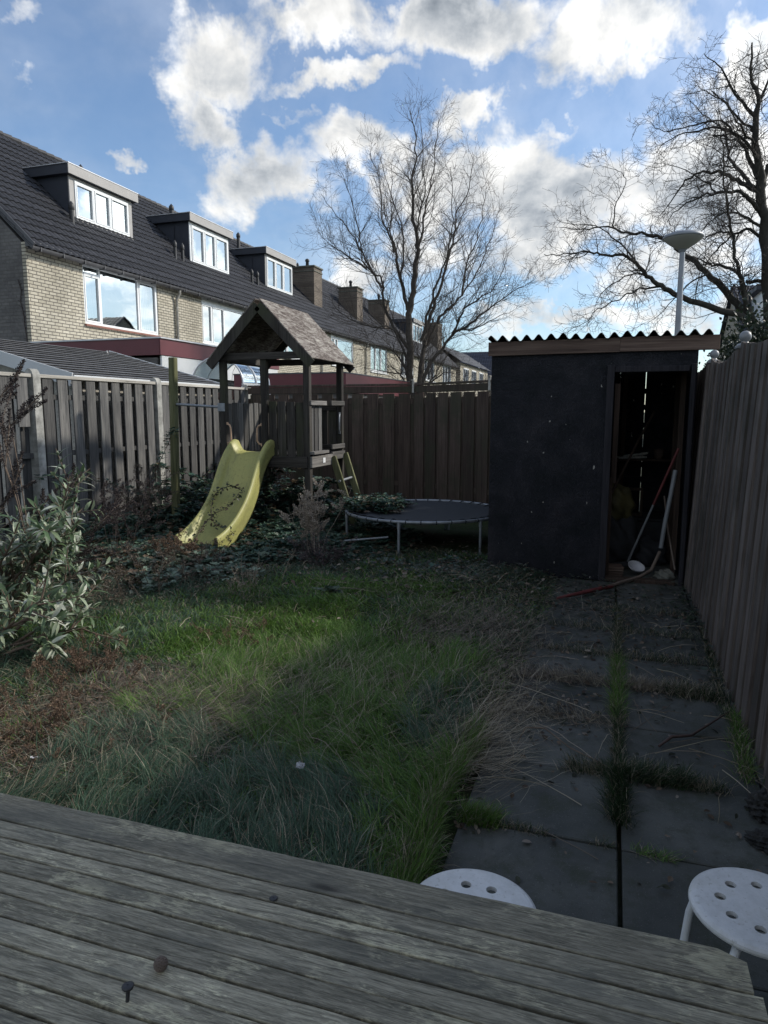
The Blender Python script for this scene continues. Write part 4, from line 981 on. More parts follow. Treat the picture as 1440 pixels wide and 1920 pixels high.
def house(i, y0, y1, label, wins, dorm=None, chim=None, flues=(), gable=False, ez=EZ, dx=0.0, endgable=False, pipe=None, far=False):
    root = thing('terraced_house', label, 'house', (EX - 4, (y0 + y1) / 2, 0), GROUP_H)
    holes = [(a, b, c, d) for (a, b, c, d, *_) in wins]
    facade(root, y0, y1, 5.62, holes, M['brick_y'])
    for wdef in wins:
        a, b, c, d, splits, tb, vent, cur, sill = wdef
        window(root, EX - .03, a, b, c, d, splits, 'window', tb, vent, cur, sill)
    # far walls
    m = MB(); m.box((-22.2, (y0 + y1) / 2, 2.8), (.12, y1 - y0, 5.6))
    if endgable: m.prism([(EX - .13, 0), (EX - .13, EZ - .1), (RX, RZ - .12), (-22.14, EZ - .1), (-22.14, 0)], 1, y1 - .14, y1 - .02)
    m.build('rear_wall', M['brick_y'], root)
    if gable:
        m = MB(); m.prism([(EX - .125, -.05), (EX - .125, EZ - .06), (RX, RZ - .09), (-22.14, EZ - .06), (-22.14, -.05)], 1, y0 + .003, y0 + .12); m.build('gable_wall', M['brick_g'], root)
        m = MB()
        for sg in (1, -1):
            p0 = Vector((EX + .28 if sg > 0 else -22.2 - .2, y0 - .03, EZ - .20)); p1 = Vector((RX, y0 - .03, RZ + .02)); m.beam(p0, p1, .03, .17, (0, 1, 0), .003) if False else m.box((p0 + p1) / 2, ((p1 - p0).length, .03, .16), (0, math.atan2(-(p1.z - p0.z), p1.x - p0.x), 0), .003)
        m.build_each('verge_board', M['gutter'], root)
        m = MB(); rs = random.Random(2); pts = [Vector((-13.98, y0 - .02, 4.75))]
        for k in range(14): pts.append(pts[-1] + Vector((rs.uniform(-.03, .045), 0, -.13)))
        m.tube(pts, .012, 5)
        for k in range(1, 14): m.tube([pts[k], pts[k] + Vector((rs.choice((-.07, .07)), -.01, .03))], .007, 4)
        m.build('dead_creeper', M['twig'], root)
    oy = -.06 if gable else 0
    up = (-(EX - RX), 0, RZ - EZ)
    ov = .30
    s0 = (EX + ov * math.cos(SL), y0 + oy, EZ - ov * math.sin(SL) + .02)
    tiled('roof', s0, (0, 1, 0), up, y1 - y0 - oy, SLEN + ov, M['rooftile'], root, na=8 if not far else 4)
    m = MB(); m.put([(RX, y0 + oy, RZ + .02), (RX, y1, RZ + .02), (-22.5, y1, EZ - .25), (-22.5, y0 + oy, EZ - .25)], [(0, 1, 2, 3)])
    m.put([(EX + .2, y0 + oy, EZ - .19), (EX + .2, y1, EZ - .19), (RX, y1, RZ - .03), (RX, y0 + oy, RZ - .03)], [(0, 1, 2, 3)]); m.build('roof_underlay', M['rooftile'], root)
    m = MB(); k = int((y1 - y0) / .33)
    for q in range(k):
        y = y0 + oy + (y1 - y0 - oy) * q / k; m.r = random.random(); m.tube([(RX, y, RZ + .03), (RX, y + (y1 - y0) / k + .03, RZ + .045)], [.11, .125], 8, True, False)
    m.build('ridge_tiles', M['rooftile'], root)
    # gutter with eaves board
    m = MB(); gx, gzv = EX + .20, EZ - .20; pr_ = [(gx + .085 * math.cos(a), gzv + .085 * math.sin(a)) for a in np.linspace(math.pi, 2 * math.pi, 9)]
    poly = pr_ + [(u * .93 + gx * .07, v + .006) for u, v in reversed(pr_)]
    m.prism(poly, 1, y0 + (-.05 if gable else 0), y1)
    for q in range(int((y1 - y0) / .75) + 1): m.box((gx, y0 + .2 + q * .75, gzv - .04), (.19, .03, .11), None, .003)
    m.build('gutter', M['gutter'], root)
    m = MB(); m.box((EX + .07, (y0 + y1) / 2, EZ - .12), (.14, y1 - y0, .14)); m.build('eaves_board', M['gutter'], root)
    if dorm: dormer(root, *dorm)
    if chim: chimney(root, *chim)
    for f in flues: flue(root, *f)
    if pipe:
        m = MB(); m.tube([(EX + .20, pipe, EZ - .26), (EX + .20, pipe, EZ - .36), (EX + .07, pipe, EZ - .56), (EX + .07, pipe, 2.6)], .045, 12)
        for z in (4.9, 4.0, 3.3): m.box((EX + .05, pipe, z), (.12, .12, .035), None, .003)
        m.build('downpipe', M['pipe_grey'], root)
    return root
W1 = (15.85, 19.10, 3.92, 5.50, (.21, .72), 0, True, ((15.95, 16.45), (18.35, 18.95)), 'brick')
def wn(a, sp=(.21, .47), tb=.28, cur=()): return (a, a + 3.22, 3.92, 5.60, sp, tb, None, cur, 'white')
def rz(x): return EZ + (EX - x) * math.tan(SL)
h1 = house(1, 13.95, 20.05, 'end terrace house with yellow brick front and dark gable, nearest in the row', [W1], (17.15, 19.90, 7.08, 8.26, 0), None,
      [(-14.9, 16.95, rz(-14.9), .38, .07), (-17.0, 20.0 - .12, rz(-17.0), .5, .07)], True, pipe=20.0)
h2 = house(2, 20.05, 26.15, 'second terrace house from the gable end, behind the play tower roof', [wn(21.57)], (23.0, 25.72, 6.98, 8.42, 1), None,
      [(-14.9, 21.9, rz(-14.9), .42, .055), (-14.9, 22.35, rz(-14.9), .42, .055), (-17.1, 25.0, rz(-17.1), .55, .08)])
h3 = house(3, 26.15, 32.25, 'third terrace house with narrow dark sided dormer, left of the brick chimneys', [wn(27.6)], (29.1, 31.9, 7.1, 8.55, 2), None,
      [(-15.0, 27.6, rz(-15.0), .42, .055), (-15.0, 28.1, rz(-15.0), .42, .055), (-17.3, 30.6, rz(-17.3), .6, .08)], pipe=31.9)
h4 = house(4, 32.25, 38.35, 'fourth terrace house with broad brick chimney above the tower roof', [wn(33.25, (.16, .30))], None, (34.2, 35.25, -16.2, -15.0, 8.95), [(-17.5, 37.6, rz(-17.5), .4, .07)], far=True)
h5 = house(5, 38.35, 44.45, 'fifth terrace house, its chimney seen through outer twigs of the middle tree', [wn(39.3, (.3, .62), .1)], None, (40.6, 41.6, -16.2, -15.0, 8.95), [], pipe=38.3, far=True)
h6 = house(6, 44.45, 50.55, 'sixth terrace house seen behind the left limbs of the middle tree', [wn(45.4, (.3, .62), .1)], None, (46.6, 47.6, -16.4, -15.2, 9.1), [], far=True)
h7 = house(7, 50.55, 56.65, 'seventh terrace house with pale framed dormer just right of the tree trunk', [wn(51.6, (.3, .62), .1)], (52.6, 55.4, 6.9, 8.35, 1), None, [], far=True)
h8 = house(8, 56.65, 62.75, 'farthest two storey terrace house of the row, with dark stack on its end', [wn(57.6, (.3, .62), .1)], None, (60.6, 62.2, -16.2, -14.9, 9.2), [], endgable=True, far=True)
# skylight of the first house
m = MB(); x = -15.75; m.box((x, 20.0 - .62, rz(x) + .10), (.95, .62, .10), (0, -(-SL), 0), .01); sk = m.build('skylight', M['zinc'], h1)
m = MB(); m.box((x, 20.0 - .62, rz(x) + .155), (.80, .47, .012), (0, SL, 0)); m.build('skylight_pane', M['glass'], sk)

def lower_terrace():
    root = thing('terraced_house', 'low distant house with brown roof and pale wall at the end of the row', 'house', (-17, 70, 0), GROUP_H)
    m = MB(); m.box((-15.5, 70.5, 3.0), (4.2, 14.5, 6.0)); m.build('wall', M['brick_y'], root)
    tiled('roof', (-13.1, 63.1, 5.95), (0, 1, 0), (-2.6, 0, 1.75), 14.9, 3.3, M['flattile'], root, pitch=.3, na=4)
    m = MB(); m.put([(-15.75, 63.1, 7.7), (-15.75, 78, 7.7), (-18, 78, 6.0), (-18, 63.1, 6.0)], [(0, 1, 2, 3)]); m.build('rear_roof', M['flattile'], root)
    for a in (64.5, 68.5, 72.5):
        m = MB(); m.box((-13.37, a + 1.2, 4.9), (.05, 2.4, 1.4), None, .01); f = m.build('window', M['white_frame'], root)
        m = MB()
        for k in range(3): m.box((-13.335, a + .42 + k * .78, 4.9), (.012, .64, 1.16))
        m.build('pane', M['glass'], f)
lower_terrace()
def far_house(name, label, x0, x1, y0, y1, ez, rz_, roofm, wallm):
    root = thing(name, label, 'house', ((x0 + x1) / 2, y0, 0))
    m = MB(); m.box(((x0 + x1) / 2, (y0 + y1) / 2, ez / 2), (x1 - x0, y1 - y0, ez)); m.prism([(y0, ez), (y1, ez), ((y0 + y1) / 2, rz_ - .1)], 0, x0 + .01, x1 - .01); m.build('wall', wallm, root)
    ym = (y0 + y1) / 2; l = math.hypot(ym - y0, rz_ - ez)
    tiled('roof', (x0 - .2, y0 - .3, ez - .3 * (rz_ - ez) / (ym - y0)), (1, 0, 0), (0, ym - y0, rz_ - ez), x1 - x0 + .4, l + .35, roofm, root, pitch=.3, na=4)
    m = MB(); m.put([(x0 - .2, ym, rz_), (x1 + .2, ym, rz_), (x1 + .2, y1 + .3, ez), (x0 - .2, y1 + .3, ez)], [(0, 1, 2, 3)]); m.build('rear_roof', roofm, root)
    return root
fh = far_house('row_house', 'dark navy roofed house closing the view between the middle tree and the shed', -22, -1.0, 84, 93, 4.6, 9.0, M['farroof'], M['brick_y'])
flue(fh, -15.9, 86.0, 6.6, .9, .08, 'zinc', False)
rh = far_house('row_house', 'partly hidden house with white dormer behind the big tree at right edge', 5.9, 14, 38, 47, 4.9, 8.2, M['farroof'], M['brick_y'])
m = MB(); m.box((7.6, 39.6, 6.55), (2.2, 2.6, 1.5), None, .01); d = m.build('dormer', M['white_frame'], rh)
m = MB(); m.box((7.6, 39.5, 7.42), (2.8, 3.2, .28), None, .01); m.build('dormer_roof', M['dormer_dark'], d)

def extension():
    X1, Y0, Y1, Z = -10.0, 13.95, 19.95, 3.24
    root = thing('house_extension', 'flat roofed ground floor extension with burgundy fascia in front of the nearest house', 'extension', (-12, 16.9, 0))
    m = MB(); m.box(((EX + X1 - .12) / 2, (Y0 + Y1) / 2, 1.40), (X1 - EX - .14, Y1 - Y0 - .12, 2.8)); m.build('wall', M['brick_g'], root)
    m = MB()
    m.box(((EX + X1) / 2 + .01, Y0, Z - .20), (X1 - EX + .0, .04, .38), None, .003); m.box((X1, (Y0 + Y1) / 2, Z - .20), (.04, Y1 - Y0 + .04, .378), None, .003); m.box(((EX + X1) / 2 + .01, Y1, Z - .20), (X1 - EX, .04, .376), None, .003)
    m.build_each('fascia', M['burgundy'], root)
    m = MB(); m.box(((EX + X1) / 2 + .02, (Y0 + Y1) / 2, Z + .0), (X1 - EX + .08, Y1 - Y0 + .10, .035), None, .004); m.build('roof_edge', M['zinc'], root)
    m = MB(); m.box((X1 - .025, (Y0 + Y1) / 2, 2.62), (.045, Y1 - Y0 - .10, .44), None, .003); m.build('sunblind_box', M['paleblue'], root)
    m = MB(); m.box((X1 - .02, (Y0 + Y1) / 2, 1.2), (.04, Y1 - Y0 - .6, 2.2)); m.build('sliding_doors', M['glass'], root)
extension()
def neighbour_shed():
    ye0, ye1 = 7.15, 10.65; xe, ze, xr, zr = -6.46, 2.005, -8.75, 2.625
    root = thing('neighbour_shed', 'neighbouring garden shed with low grey tiled roof behind the left fence', 'shed', ((xe + xr) / 2, 9, 0))
    m = MB(); m.box(((xe + xr) / 2 - 1.1, (ye0 + ye1) / 2 + .05, .98), (4.3, ye1 - ye0 - .3, 1.94)); m.prism([(xe - .25, 1.95), (xr, zr - .08), (2 * xr - xe + .25, 1.95)], 1, ye0 + .2, ye1 - .1); m.build('wall', M['rail_pale'], root)
    tiled('roof', (xe + .0, ye0, ze), (0, 1, 0), (xr - xe, 0, zr - ze), ye1 - ye0, math.hypot(xr - xe, zr - ze), M['flattile'], root, pitch=.30, course=.17, amp=.0, step=.016, na=2)
    m = MB(); m.put([(xr, ye0, zr), (xr, ye1, zr), (2 * xr - xe, ye1, ze), (2 * xr - xe, ye0, ze)], [(0, 1, 2, 3)]); m.build('rear_roof', M['flattile'], root)
    m = MB(); sl = math.atan2(zr - ze, xe - xr)
    for y in (ye0 - .012, ye1 + .012):
        p0 = Vector((xe + .03, y, ze - .06)); p1 = Vector((xr, y, zr - .06)); m.box((p0 + p1) / 2, ((p1 - p0).length, .022, .17), (0, math.atan2(-(p1.z - p0.z), p1.x - p0.x), 0), .003)
        p1 = Vector((2 * xr - xe, y, ze - .06)); p0 = Vector((xr, y, zr - .06)); m.box((p0 + p1) / 2, ((p1 - p0).length, .022, .168), (0, math.atan2(-(p1.z - p0.z), p1.x - p0.x), 0), .003)
    m.build_each('barge_board', M['paleblue'], root)
    m = MB(); m.box((xe + .035, (ye0 + ye1) / 2, ze - .03), (.05, ye1 - ye0, .06), None, .006); m.build('gutter', M['paleblue'], root)
neighbour_shed()
def burgundy_shed():
    x0, x1, y0, y1, z = -8.1, -5.45, 14.0, 20.4, 2.36
    root = thing('flat_roofed_shed', 'flat roofed shed with burgundy fascia just behind the brown back fence', 'shed', ((x0 + x1) / 2, y0, 0))
    m = MB(); m.box(((x0 + x1) / 2, (y0 + y1) / 2, .98), (x1 - x0 - .1, y1 - y0 - .1, 1.96)); m.build('wall', M['brick_g'], root)
    m = MB(); m.box(((x0 + x1) / 2, y0, z - .2), (x1 - x0, .04, .42), None, .003); m.box((x1, (y0 + y1) / 2, z - .2), (.04, y1 - y0 + .04, .418), None, .003); m.box((x0, (y0 + y1) / 2, z - .2), (.04, y1 - y0 + .04, .418), None, .003); m.build_each('fascia', M['burgundy'], root)
    m = MB(); m.box(((x0 + x1) / 2, (y0 + y1) / 2, z + .015), (x1 - x0 + .06, y1 - y0 + .06, .03), None, .004); m.build('roof_sheet', M['flattile'], root)
burgundy_shed()
M['clearplastic'] = glassmat('clear_canopy_plastic', 0.22)
def canopy():
    xc, r, y0, y1, zb = -7.15, .54, 11.7, 12.75, 2.06
    root = thing('plastic_canopy', 'arched clear plastic canopy showing above the left fence beside the swing post', 'canopy', (xc, 12.2, 0))
    a = np.linspace(0, math.pi, 17); V = [(xc + r * math.cos(t), y, zb + .50 * math.sin(t)) for y in (y0, y1) for t in a]
    m = MB(); m.put(V, [(i, i + 1, 17 + i + 1, 17 + i) for i in range(16)], True); m.build('vault', M['clearplastic'], root, False)
    for y in (y0, (y0 + y1) / 2, y1):
        m = MB(); m.tube([(xc + (r + .01) * math.cos(t), y, zb + .51 * math.sin(t)) for t in a], .018, 8); m.build('rib', M['zinc'], root)
    m = MB()
    for x in (xc - r, xc + r):
        m.box((x, (y0 + y1) / 2, zb), (.05, y1 - y0, .05), None, .004)
    m.build_each('side_rail', M['zinc'], root)
    for x in (xc - r, xc + r):
        for y in (y0, y1): m = MB(); m.box((x, y, 1.0), (.045, .045, 2.05)); m.build('post', M['zinc'], root)
canopy()

# ------------------------------------------------------------------ street lamp
def lamp():
    x, y, z = 1.20, 16.0, 4.82
    root = thing('street_lamp', 'grey street lamp with wide cone shaped head standing behind the shed', 'street lamp', (x, y, 0))
    m = MB(); m.lathe([(.085, 0), (.075, 1.5), (.062, 3.2), (.052, z - .02)], (x, y, 0), 16); p = m.build('pole', M['lamp_pole'], root)
    m = MB(); m.lathe([(.06, z - .03), (.075, z + .0), (.10, z + .035)], (x, y, 0), 24); m.build('collar', M['lamp_pole'], root)
    m = MB(); m.lathe([(.09, z + .02), (.14, z + .05), (.26, z + .13), (.355, z + .205), (.375, z + .235)], (x, y, 0), 40); m.build('diffuser', M['diffuser'], root)
    m = MB(); m.lathe([(.372, z + .232), (.392, z + .245), (.392, z + .275), (.372, z + .30), (.25, z + .345), (.10, z + .365), (.001, z + .37)], (x, y, 0), 40); m.build('hood', M['lamp_pole'], root)
def diffm():
    m = bpy.data.materials.new('milky_lamp_plastic'); m.use_nodes = True; t = NT(m.node_tree); t.n.clear()
    d = t.add('ShaderNodeBsdfPrincipled', {'Base Color': (.55, .55, .52, 1), 'Roughness': .35}); tr = t.add('ShaderNodeBsdfTranslucent', {'Color': (.7, .7, .65, 1)})
    mx = t.add('ShaderNodeMixShader', {0: .5, 1: d.outputs[0], 2: tr.outputs[0]}); t.l.new(mx.outputs[0], t.add('ShaderNodeOutputMaterial').inputs[0]); return m
M['diffuser'] = diffm()
lamp()

# ================================================================== TABLE AND STOOLS
def table():
    zt = .75; root = thing('garden_table', 'weathered grey wooden slatted garden table in the foreground', 'table', (-.8, .66, 0))
    edges = [(1.050, .9760), (.9735, .9335), (.9285, .8935), (.8915, .8555), (.8505, .8115), (.8093, .7690), (.7645, .7225), (.7203, .6790), (.6745, .636), (.633, .588), (.586, .544), (.543, .498), (.496, .454), (.453, .41)]
    rs = random.Random(21); x0 = -1.95
    for i, (a, b) in enumerate(edges):
        xe = .222 if i == 0 else .232 + rs.uniform(-.002, .002)
        m = MB(); m.r = rs.random(); c = .016 if i == 0 else .004; e = .0018
        y0, y1 = b + e * .1, a - e * .1; dz = rs.uniform(-.0012, .0012)
        # rounded-over board cross-section swept along x, with a clipped outer corner
        n = 60; xs = [x0 + (xe - x0) * k / n for k in range(n + 1)]; sec = [(y0, zt - .022), (y0, zt - .002), (y0 + .0005, zt - .0006), (y0 + .0016, zt), (y1 - .0016, zt), (y1 - .0005, zt - .0006), (y1, zt - .002), (y1, zt - .022)]
        V = []
        for k, x in enumerate(xs):
            wob = .0007 * math.sin(k * .9 + i * 2) + .0004 * math.sin(k * 2.3 + i); cl = max(0, (x - (xe - c)) / c) ** 2 * c if i == 0 else 0
            for (y, z) in sec:
                yy = y + wob; 
                if i == 0 and y > (y0 + y1) / 2: yy -= cl
                V.append((x, yy, z + dz))
        s = len(sec); Fq = [(k * s + j, k * s + (j + 1) % s, (k + 1) * s + (j + 1) % s, (k + 1) * s + j) for k in range(n) for j in range(s)] + [tuple(range(s)), tuple(reversed(range(n * s, n * s + s)))]
        m.put(V, Fq); m.build('board', M['table'], root)
    m = MB(); m.r = .4
    m.box((.12, .73, zt - .042), (.06, .60, .035), None, .004); m.build_each('cross_batten', M['table'], root)
    m = MB(); m.box((-1.75, .73, zt - .042), (.06, .60, .035), None, .004); m.build_each('cross_batten', M['table'], root)
    for x in (.10, -1.72):
        for y in (.95, .50): m = MB(); m.r = rs.random(); m.box((x, y, .345), (.065, .065, .69), None, .004); m.build('leg', M['table'], root)
    m = MB(); m.tube([(-.598, .694, zt - .004), (-.598, .697, zt + .016)], [.0025, .003], 8); m.lathe([(.001, 0), (.0075, .001), (.0085, .0045), (.006, .006), (.001, .006)], (-.598, .697, zt + .016), 12); m.build('nail', M['vent'], root)
    m = MB(); m.lathe([(.001, 0), (.0075, .0005), (.006, .0016), (.001, .0018)], (-.50, .938, zt + .0005), 10); m.build('nail', M['vent'], root)
table()
# dried seed head lying on the table
m = MB(); rs = random.Random(8)
for k in range(90):
    a = k * 2.39996; h = 1 - 2 * (k + .5) / 90; rr = math.sqrt(1 - h * h); d = Vector((rr * math.cos(a), rr * math.sin(a), h)); c = Vector((0, 0, .0095)) + d * .0085
    if c.z < .001: continue
    m.box(c, (.0045, .0028, .0035), d.to_track_quat('Z', 'Y').to_matrix(), .0006)
m.lathe([(.008 * math.sin(t) + .0003, .0095 - .008 * math.cos(t)) for t in np.linspace(0, math.pi, 8)], (0, 0, 0), 10)
o = m.build('seed_head', M['stickw']); o.location = (-.585, .752, .752); tag(o, 'tiny round brown dried seed head lying on the table boards', 'seed head')

def stool(c, rot, label):
    cx, cy = c; zt = .45; rad = .145
    root = thing('stool', label, 'stool', (cx, cy, 0), 'round white stools beside the table')
    # seat with eight holes: annular grid built around the holes
    bm = bmesh.new(); nh = 8; hr = .0125; rr = .078; N = 16
    def ringpts(r, n, z, ph=0): return [bm.verts.new((r * math.cos(2 * math.pi * k / n + ph), r * math.sin(2 * math.pi * k / n + ph), z)) for k in range(n)]
    top = []
    # outer rim profile
    n = 96; prof = [(.128, 0), (.137, -.0015), (.1435, -.006), (.145, -.012), (.1435, -.017), (.139, -.0185), (.134, -.014), (.128, -.010)]
    rings = [ringpts(r, n, z) for r, z in prof]
    for a, b in zip(rings[:-1], rings[1:]):
        for k in range(n): bm.faces.new((a[k], a[(k + 1) % n], b[(k + 1) % n], b[k]))
    # top sheet and under sheet with holes through a boolean-free fill
    for z, ring, flip in ((0, rings[0], False), (-.010, rings[-1], True)):
        edges = []
        for k in range(n):
            e = bm.edges.get((ring[k], ring[(k + 1) % n])); edges.append(e)
        hs = []
        for h in range(nh):
            a = 2 * math.pi * h / nh + rot; hx, hy = rr * math.cos(a), rr * math.sin(a)
            vs = [bm.verts.new((hx + hr * math.cos(t), hy + hr * math.sin(t), z)) for t in np.linspace(0, 2 * math.pi, 20, endpoint=False)]
            for i in range(20): edges.append(bm.edges.new((vs[i], vs[(i + 1) % 20])))
            hs.append(vs)
        r = bmesh.ops.triangle_fill(bm, edges=edges, use_beauty=True)
        top.append(hs)
    for a, b in zip(top[0], top[1]):
        for i in range(20): bm.faces.new((a[i], a[(i + 1) % 20], b[(i + 1) % 20], b[i]))
    bmesh.ops.recalc_face_normals(bm, faces=bm.faces[:])
    me = bpy.data.meshes.new('seat'); bm.to_mesh(me); bm.free(); me.materials.append(M['stool'])
    s = link('seat', me, root); s.location = (0, 0, zt)
    m = MB(); m.lathe([(.03, zt - .05), (.035, zt - .03), (.06, zt - .018)], (cx, cy, 0), 20); m.build('hub', M['white_frame'], root)
    for k in range(4):
        a = rot + .39 + k * math.pi / 2; u = Vector((math.cos(a), math.sin(a), 0)); o0 = Vector((cx, cy, 0))
        pts = [o0 + u * .02 + Vector((0, 0, zt - .034)), o0 + u * .085 + Vector((0, 0, zt - .034)), o0 + u * .118 + Vector((0, 0, zt - .040)), o0 + u * .140 + Vector((0, 0, zt - .062)), o0 + u * .150 + Vector((0, 0, zt - .10)), o0 + u * .165 + Vector((0, 0, .2)), o0 + u * .182 + Vector((0, 0, .008))]
        m = MB(); m.tube(pts, .0095, 12); l = m.build('leg', M['white_frame'], root)
        f = MB(); f.tube([o0 + u * .1813 + Vector((0, 0, .022)), o0 + u * .1825 + Vector((0, 0, .0))], .0125, 10); f.build('foot_cap', M['vent'], l)
stool((-.25, 1.402), R(22), 'round white stool half hidden behind the far edge of the table')
stool((.36, 1.607), R(38), 'round white stool beyond the right corner of the table, cut by the picture edge')

# ================================================================== TREES
def smooth(pts, sub=4):
    out = []; n = len(pts)
    for i in range(n - 1):
        p = [pts[max(i - 1, 0)], pts[i], pts[i + 1], pts[min(i + 2, n - 1)]]
        for j in range(sub):
            t = j / sub; f = [(-t + 2 * t * t - t ** 3) / 2, (2 - 5 * t * t + 3 * t ** 3) / 2, (t + 4 * t * t - 3 * t ** 3) / 2, (t ** 3 - t * t) / 2]
            out.append(sum((p[k] * f[k] for k in range(4)), Vector((0, 0, 0))))
    out.append(pts[-1]); return out
def grow(lines, p, d, L, r, lvl, P, rs):
    """random twig walk with children; P: dict of habits"""
    n = max(3, int(L / P['step'][lvl])); st = L / n; pts = [p.copy()]; rad = [r]; cur = P['curl'][lvl]; tr = P['trop'][lvl]
    w = Vector((rs.gauss(0, 1), rs.gauss(0, 1), rs.gauss(0, 1))) * cur
    for i in range(n):
        w = w * .55 + Vector((rs.gauss(0, 1), rs.gauss(0, 1), rs.gauss(0, .8))) * cur * .8
        d = (d + w + Vector((0, 0, tr * (1 - .4 * i / n)))).normalized(); p = p + d * st; pts.append(p); rad.append(max(r * (1 - .75 * (i + 1) / n), P['rmin']))
    lines.append(([tuple(q) for q in pts], rad))
    if lvl + 1 < len(P['step']):
        k = P['kids'][lvl]; k = int(k * L) + (rs.random() < (k * L) % 1)
        for _ in range(k):
            t = rs.uniform(.15, 1) ** .85; i = min(int(t * n), n - 1); b = pts[i]; tan = (pts[i + 1] - pts[i]).normalized()
            s = tan.orthogonal().normalized(); s.rotate(Matrix.Rotation(rs.uniform(0, 6.283), 3, tan)); a = rs.uniform(*P['ang'])
            nd = (tan * math.cos(a) + s * math.sin(a)).normalized()
            grow(lines, b, nd, P['len'][lvl] * rs.uniform(.5, 1.25) * (1.15 - .55 * t), max(rad[i] * .6, P['rmin']), lvl + 1, P, rs)
def tree(name, label, conv, Y0, limbs, P, barkm, seed, base, cat='tree'):
    rs = random.Random(seed); root = thing(name, label, cat, base)
    trunkl = []; twl = []
    for li, (pts, r0, r1, off, kids) in enumerate(limbs):
        q = [at(*conv(x, y), Y0 + off * (i / (len(pts) - 1)) ** 1.0) for i, (x, y) in enumerate(pts)]
        q = smooth(q, 4); n = len(q)
        for i in range(1, n - 1): q[i] = q[i] + Vector((rs.gauss(0, 1), rs.gauss(0, 1), rs.gauss(0, 1))) * P['wob']
        rad = [(r0 + (r1 - r0) * (i / (n - 1)) ** .7) * P.get('thin', 1) for i in range(n)]
        trunkl.append(([tuple(v) for v in q], rad))
        L = sum((q[i + 1] - q[i]).length for i in range(n - 1))
        for _ in range(int(L * kids)):
            t = rs.uniform(P['t0'] if li else .35, 1); i = min(int(t * (n - 1)), n - 2); tan = (q[i + 1] - q[i]).normalized()
            s = tan.orthogonal().normalized(); s.rotate(Matrix.Rotation(rs.uniform(0, 6.283), 3, tan)); a = rs.uniform(*P['ang'])
            nd = (tan * math.cos(a) + s * math.sin(a)).normalized()
            grow(twl, q[i].lerp(q[i + 1], rs.random()), nd, P['len0'] * rs.uniform(.4, 1.2) * (1.2 - .6 * t), min(rad[i] * .5, P['r1']), 0, P, rs)
    V, Fq, _ = sticks(trunkl, 9); o = npmesh('trunk', V, Fq, barkm, parent=root, smooth=True)
    thick = [l for l in twl if max(l[1]) > .0078]; thin = [l for l in twl if max(l[1]) <= .0078]
    V, Fq, _ = sticks(thick, 5); npmesh('branches', V, Fq, barkm, parent=root, smooth=True)
    V, Fq, _ = sticks(thin, 3); npmesh('crown', V, Fq, M['twig'], parent=root, smooth=True)
    print(name, len(twl)); return root
z8 = lambda x, y: (560 + x / 3.130, 160 + y / 3.130)
z7 = lambda x, y: (960 + x / 3.0, 60 + y / 3.0)
T1 = [([(700, 2420), (688, 2150), (670, 1900), (655, 1690), (648, 1400), (665, 1250), (685, 1080), (698, 960), (690, 870), (668, 700), (668, 560), (690, 370), (655, 150)], .20, .012, 0, 7),
      ([(700, 1960), (710, 1750), (738, 1560), (740, 1450), (790, 1300), (840, 1150), (880, 1000), (920, 850), (935, 730), (1000, 600), (1020, 420)], .11, .008, 1.5, 8),
      ([(720, 1500), (770, 1320), (800, 1200), (855, 1050), (895, 900), (905, 750), (890, 480)], .06, .007, -1.2, 8),
      ([(698, 960), (725, 850), (745, 700), (775, 560), (800, 400), (825, 200)], .05, .007, .5, 8), ([(703, 900), (700, 780), (740, 640), (730, 480), (715, 180)], .04, .006, -.6, 7),
      ([(640, 1320), (600, 1150), (570, 1000), (545, 900), (490, 780), (480, 600), (415, 400)], .075, .007, -1.0, 8),
      ([(560, 980), (540, 850), (545, 700), (550, 440)], .04, .006, .4, 8), ([(600, 1150), (620, 900), (560, 700), (480, 420)], .04, .006, 1.0, 7),
      ([(650, 1560), (560, 1420), (500, 1290), (490, 1150), (400, 1060), (330, 900), (220, 760), (130, 640)], .07, .006, -1.6, 9),
      ([(490, 1190), (430, 1090), (370, 960), (350, 830), (300, 650), (250, 510)], .045, .006, -.4, 9),
      ([(400, 1080), (280, 1000), (180, 930), (110, 860)], .035, .005, -2, 10),
      ([(690, 1950), (720, 1700), (740, 1560), (800, 1420), (870, 1320), (960, 1230), (1060, 1060), (1130, 900), (1180, 720)], .085, .006, 2.0, 9),
      ([(700, 1900), (760, 1650), (830, 1560), (900, 1470), (1000, 1400), (1120, 1310), (1250, 1220), (1370, 1150)], .085, .006, 0, 10),
      ([(900, 1470), (960, 1340), (1050, 1250), (1150, 1180), (1230, 980)], .045, .006, -1.5, 10), ([(960, 1230), (990, 1050), (1060, 850), (1100, 600)], .04, .006, 0, 9),
      ([(930, 1440), (1050, 1420), (1180, 1360), (1290, 1290)], .03, .005, .8, 9),
      ([(650, 1640), (560, 1440), (470, 1420), (360, 1400), (250, 1330), (180, 1230)], .05, .006, -1.5, 9), ([(660, 1740), (560, 1560), (430, 1520), (330, 1500)], .04, .006, -1.2, 9),
      ([(700, 1960), (610, 1720), (540, 1690), (400, 1660)], .04, .006, -.8, 8), ([(720, 1800), (850, 1690), (960, 1700)], .035, .006, -.5, 9),
      ([(705, 1950), (745, 1800), (800, 1700), (880, 1560)], .06, .012, .6, 9)]
P1 = dict(step=(.16, .12, .09), curl=(.13, .22, .30), trop=(.13, .09, .06), kids=(5.4, 4.6, 0), len=(.66, .36, 0), len0=1.25, r1=.010, rmin=.0021, ang=(.35, 1.05), wob=.020, t0=.10, thin=.80)
tree('bare_tree', 'tall bare multi stemmed tree with fine curling twigs in the middle, beyond the back fence', z8, 19.0, T1, P1, M['bark'], 31, (-5.3, 19, 0))
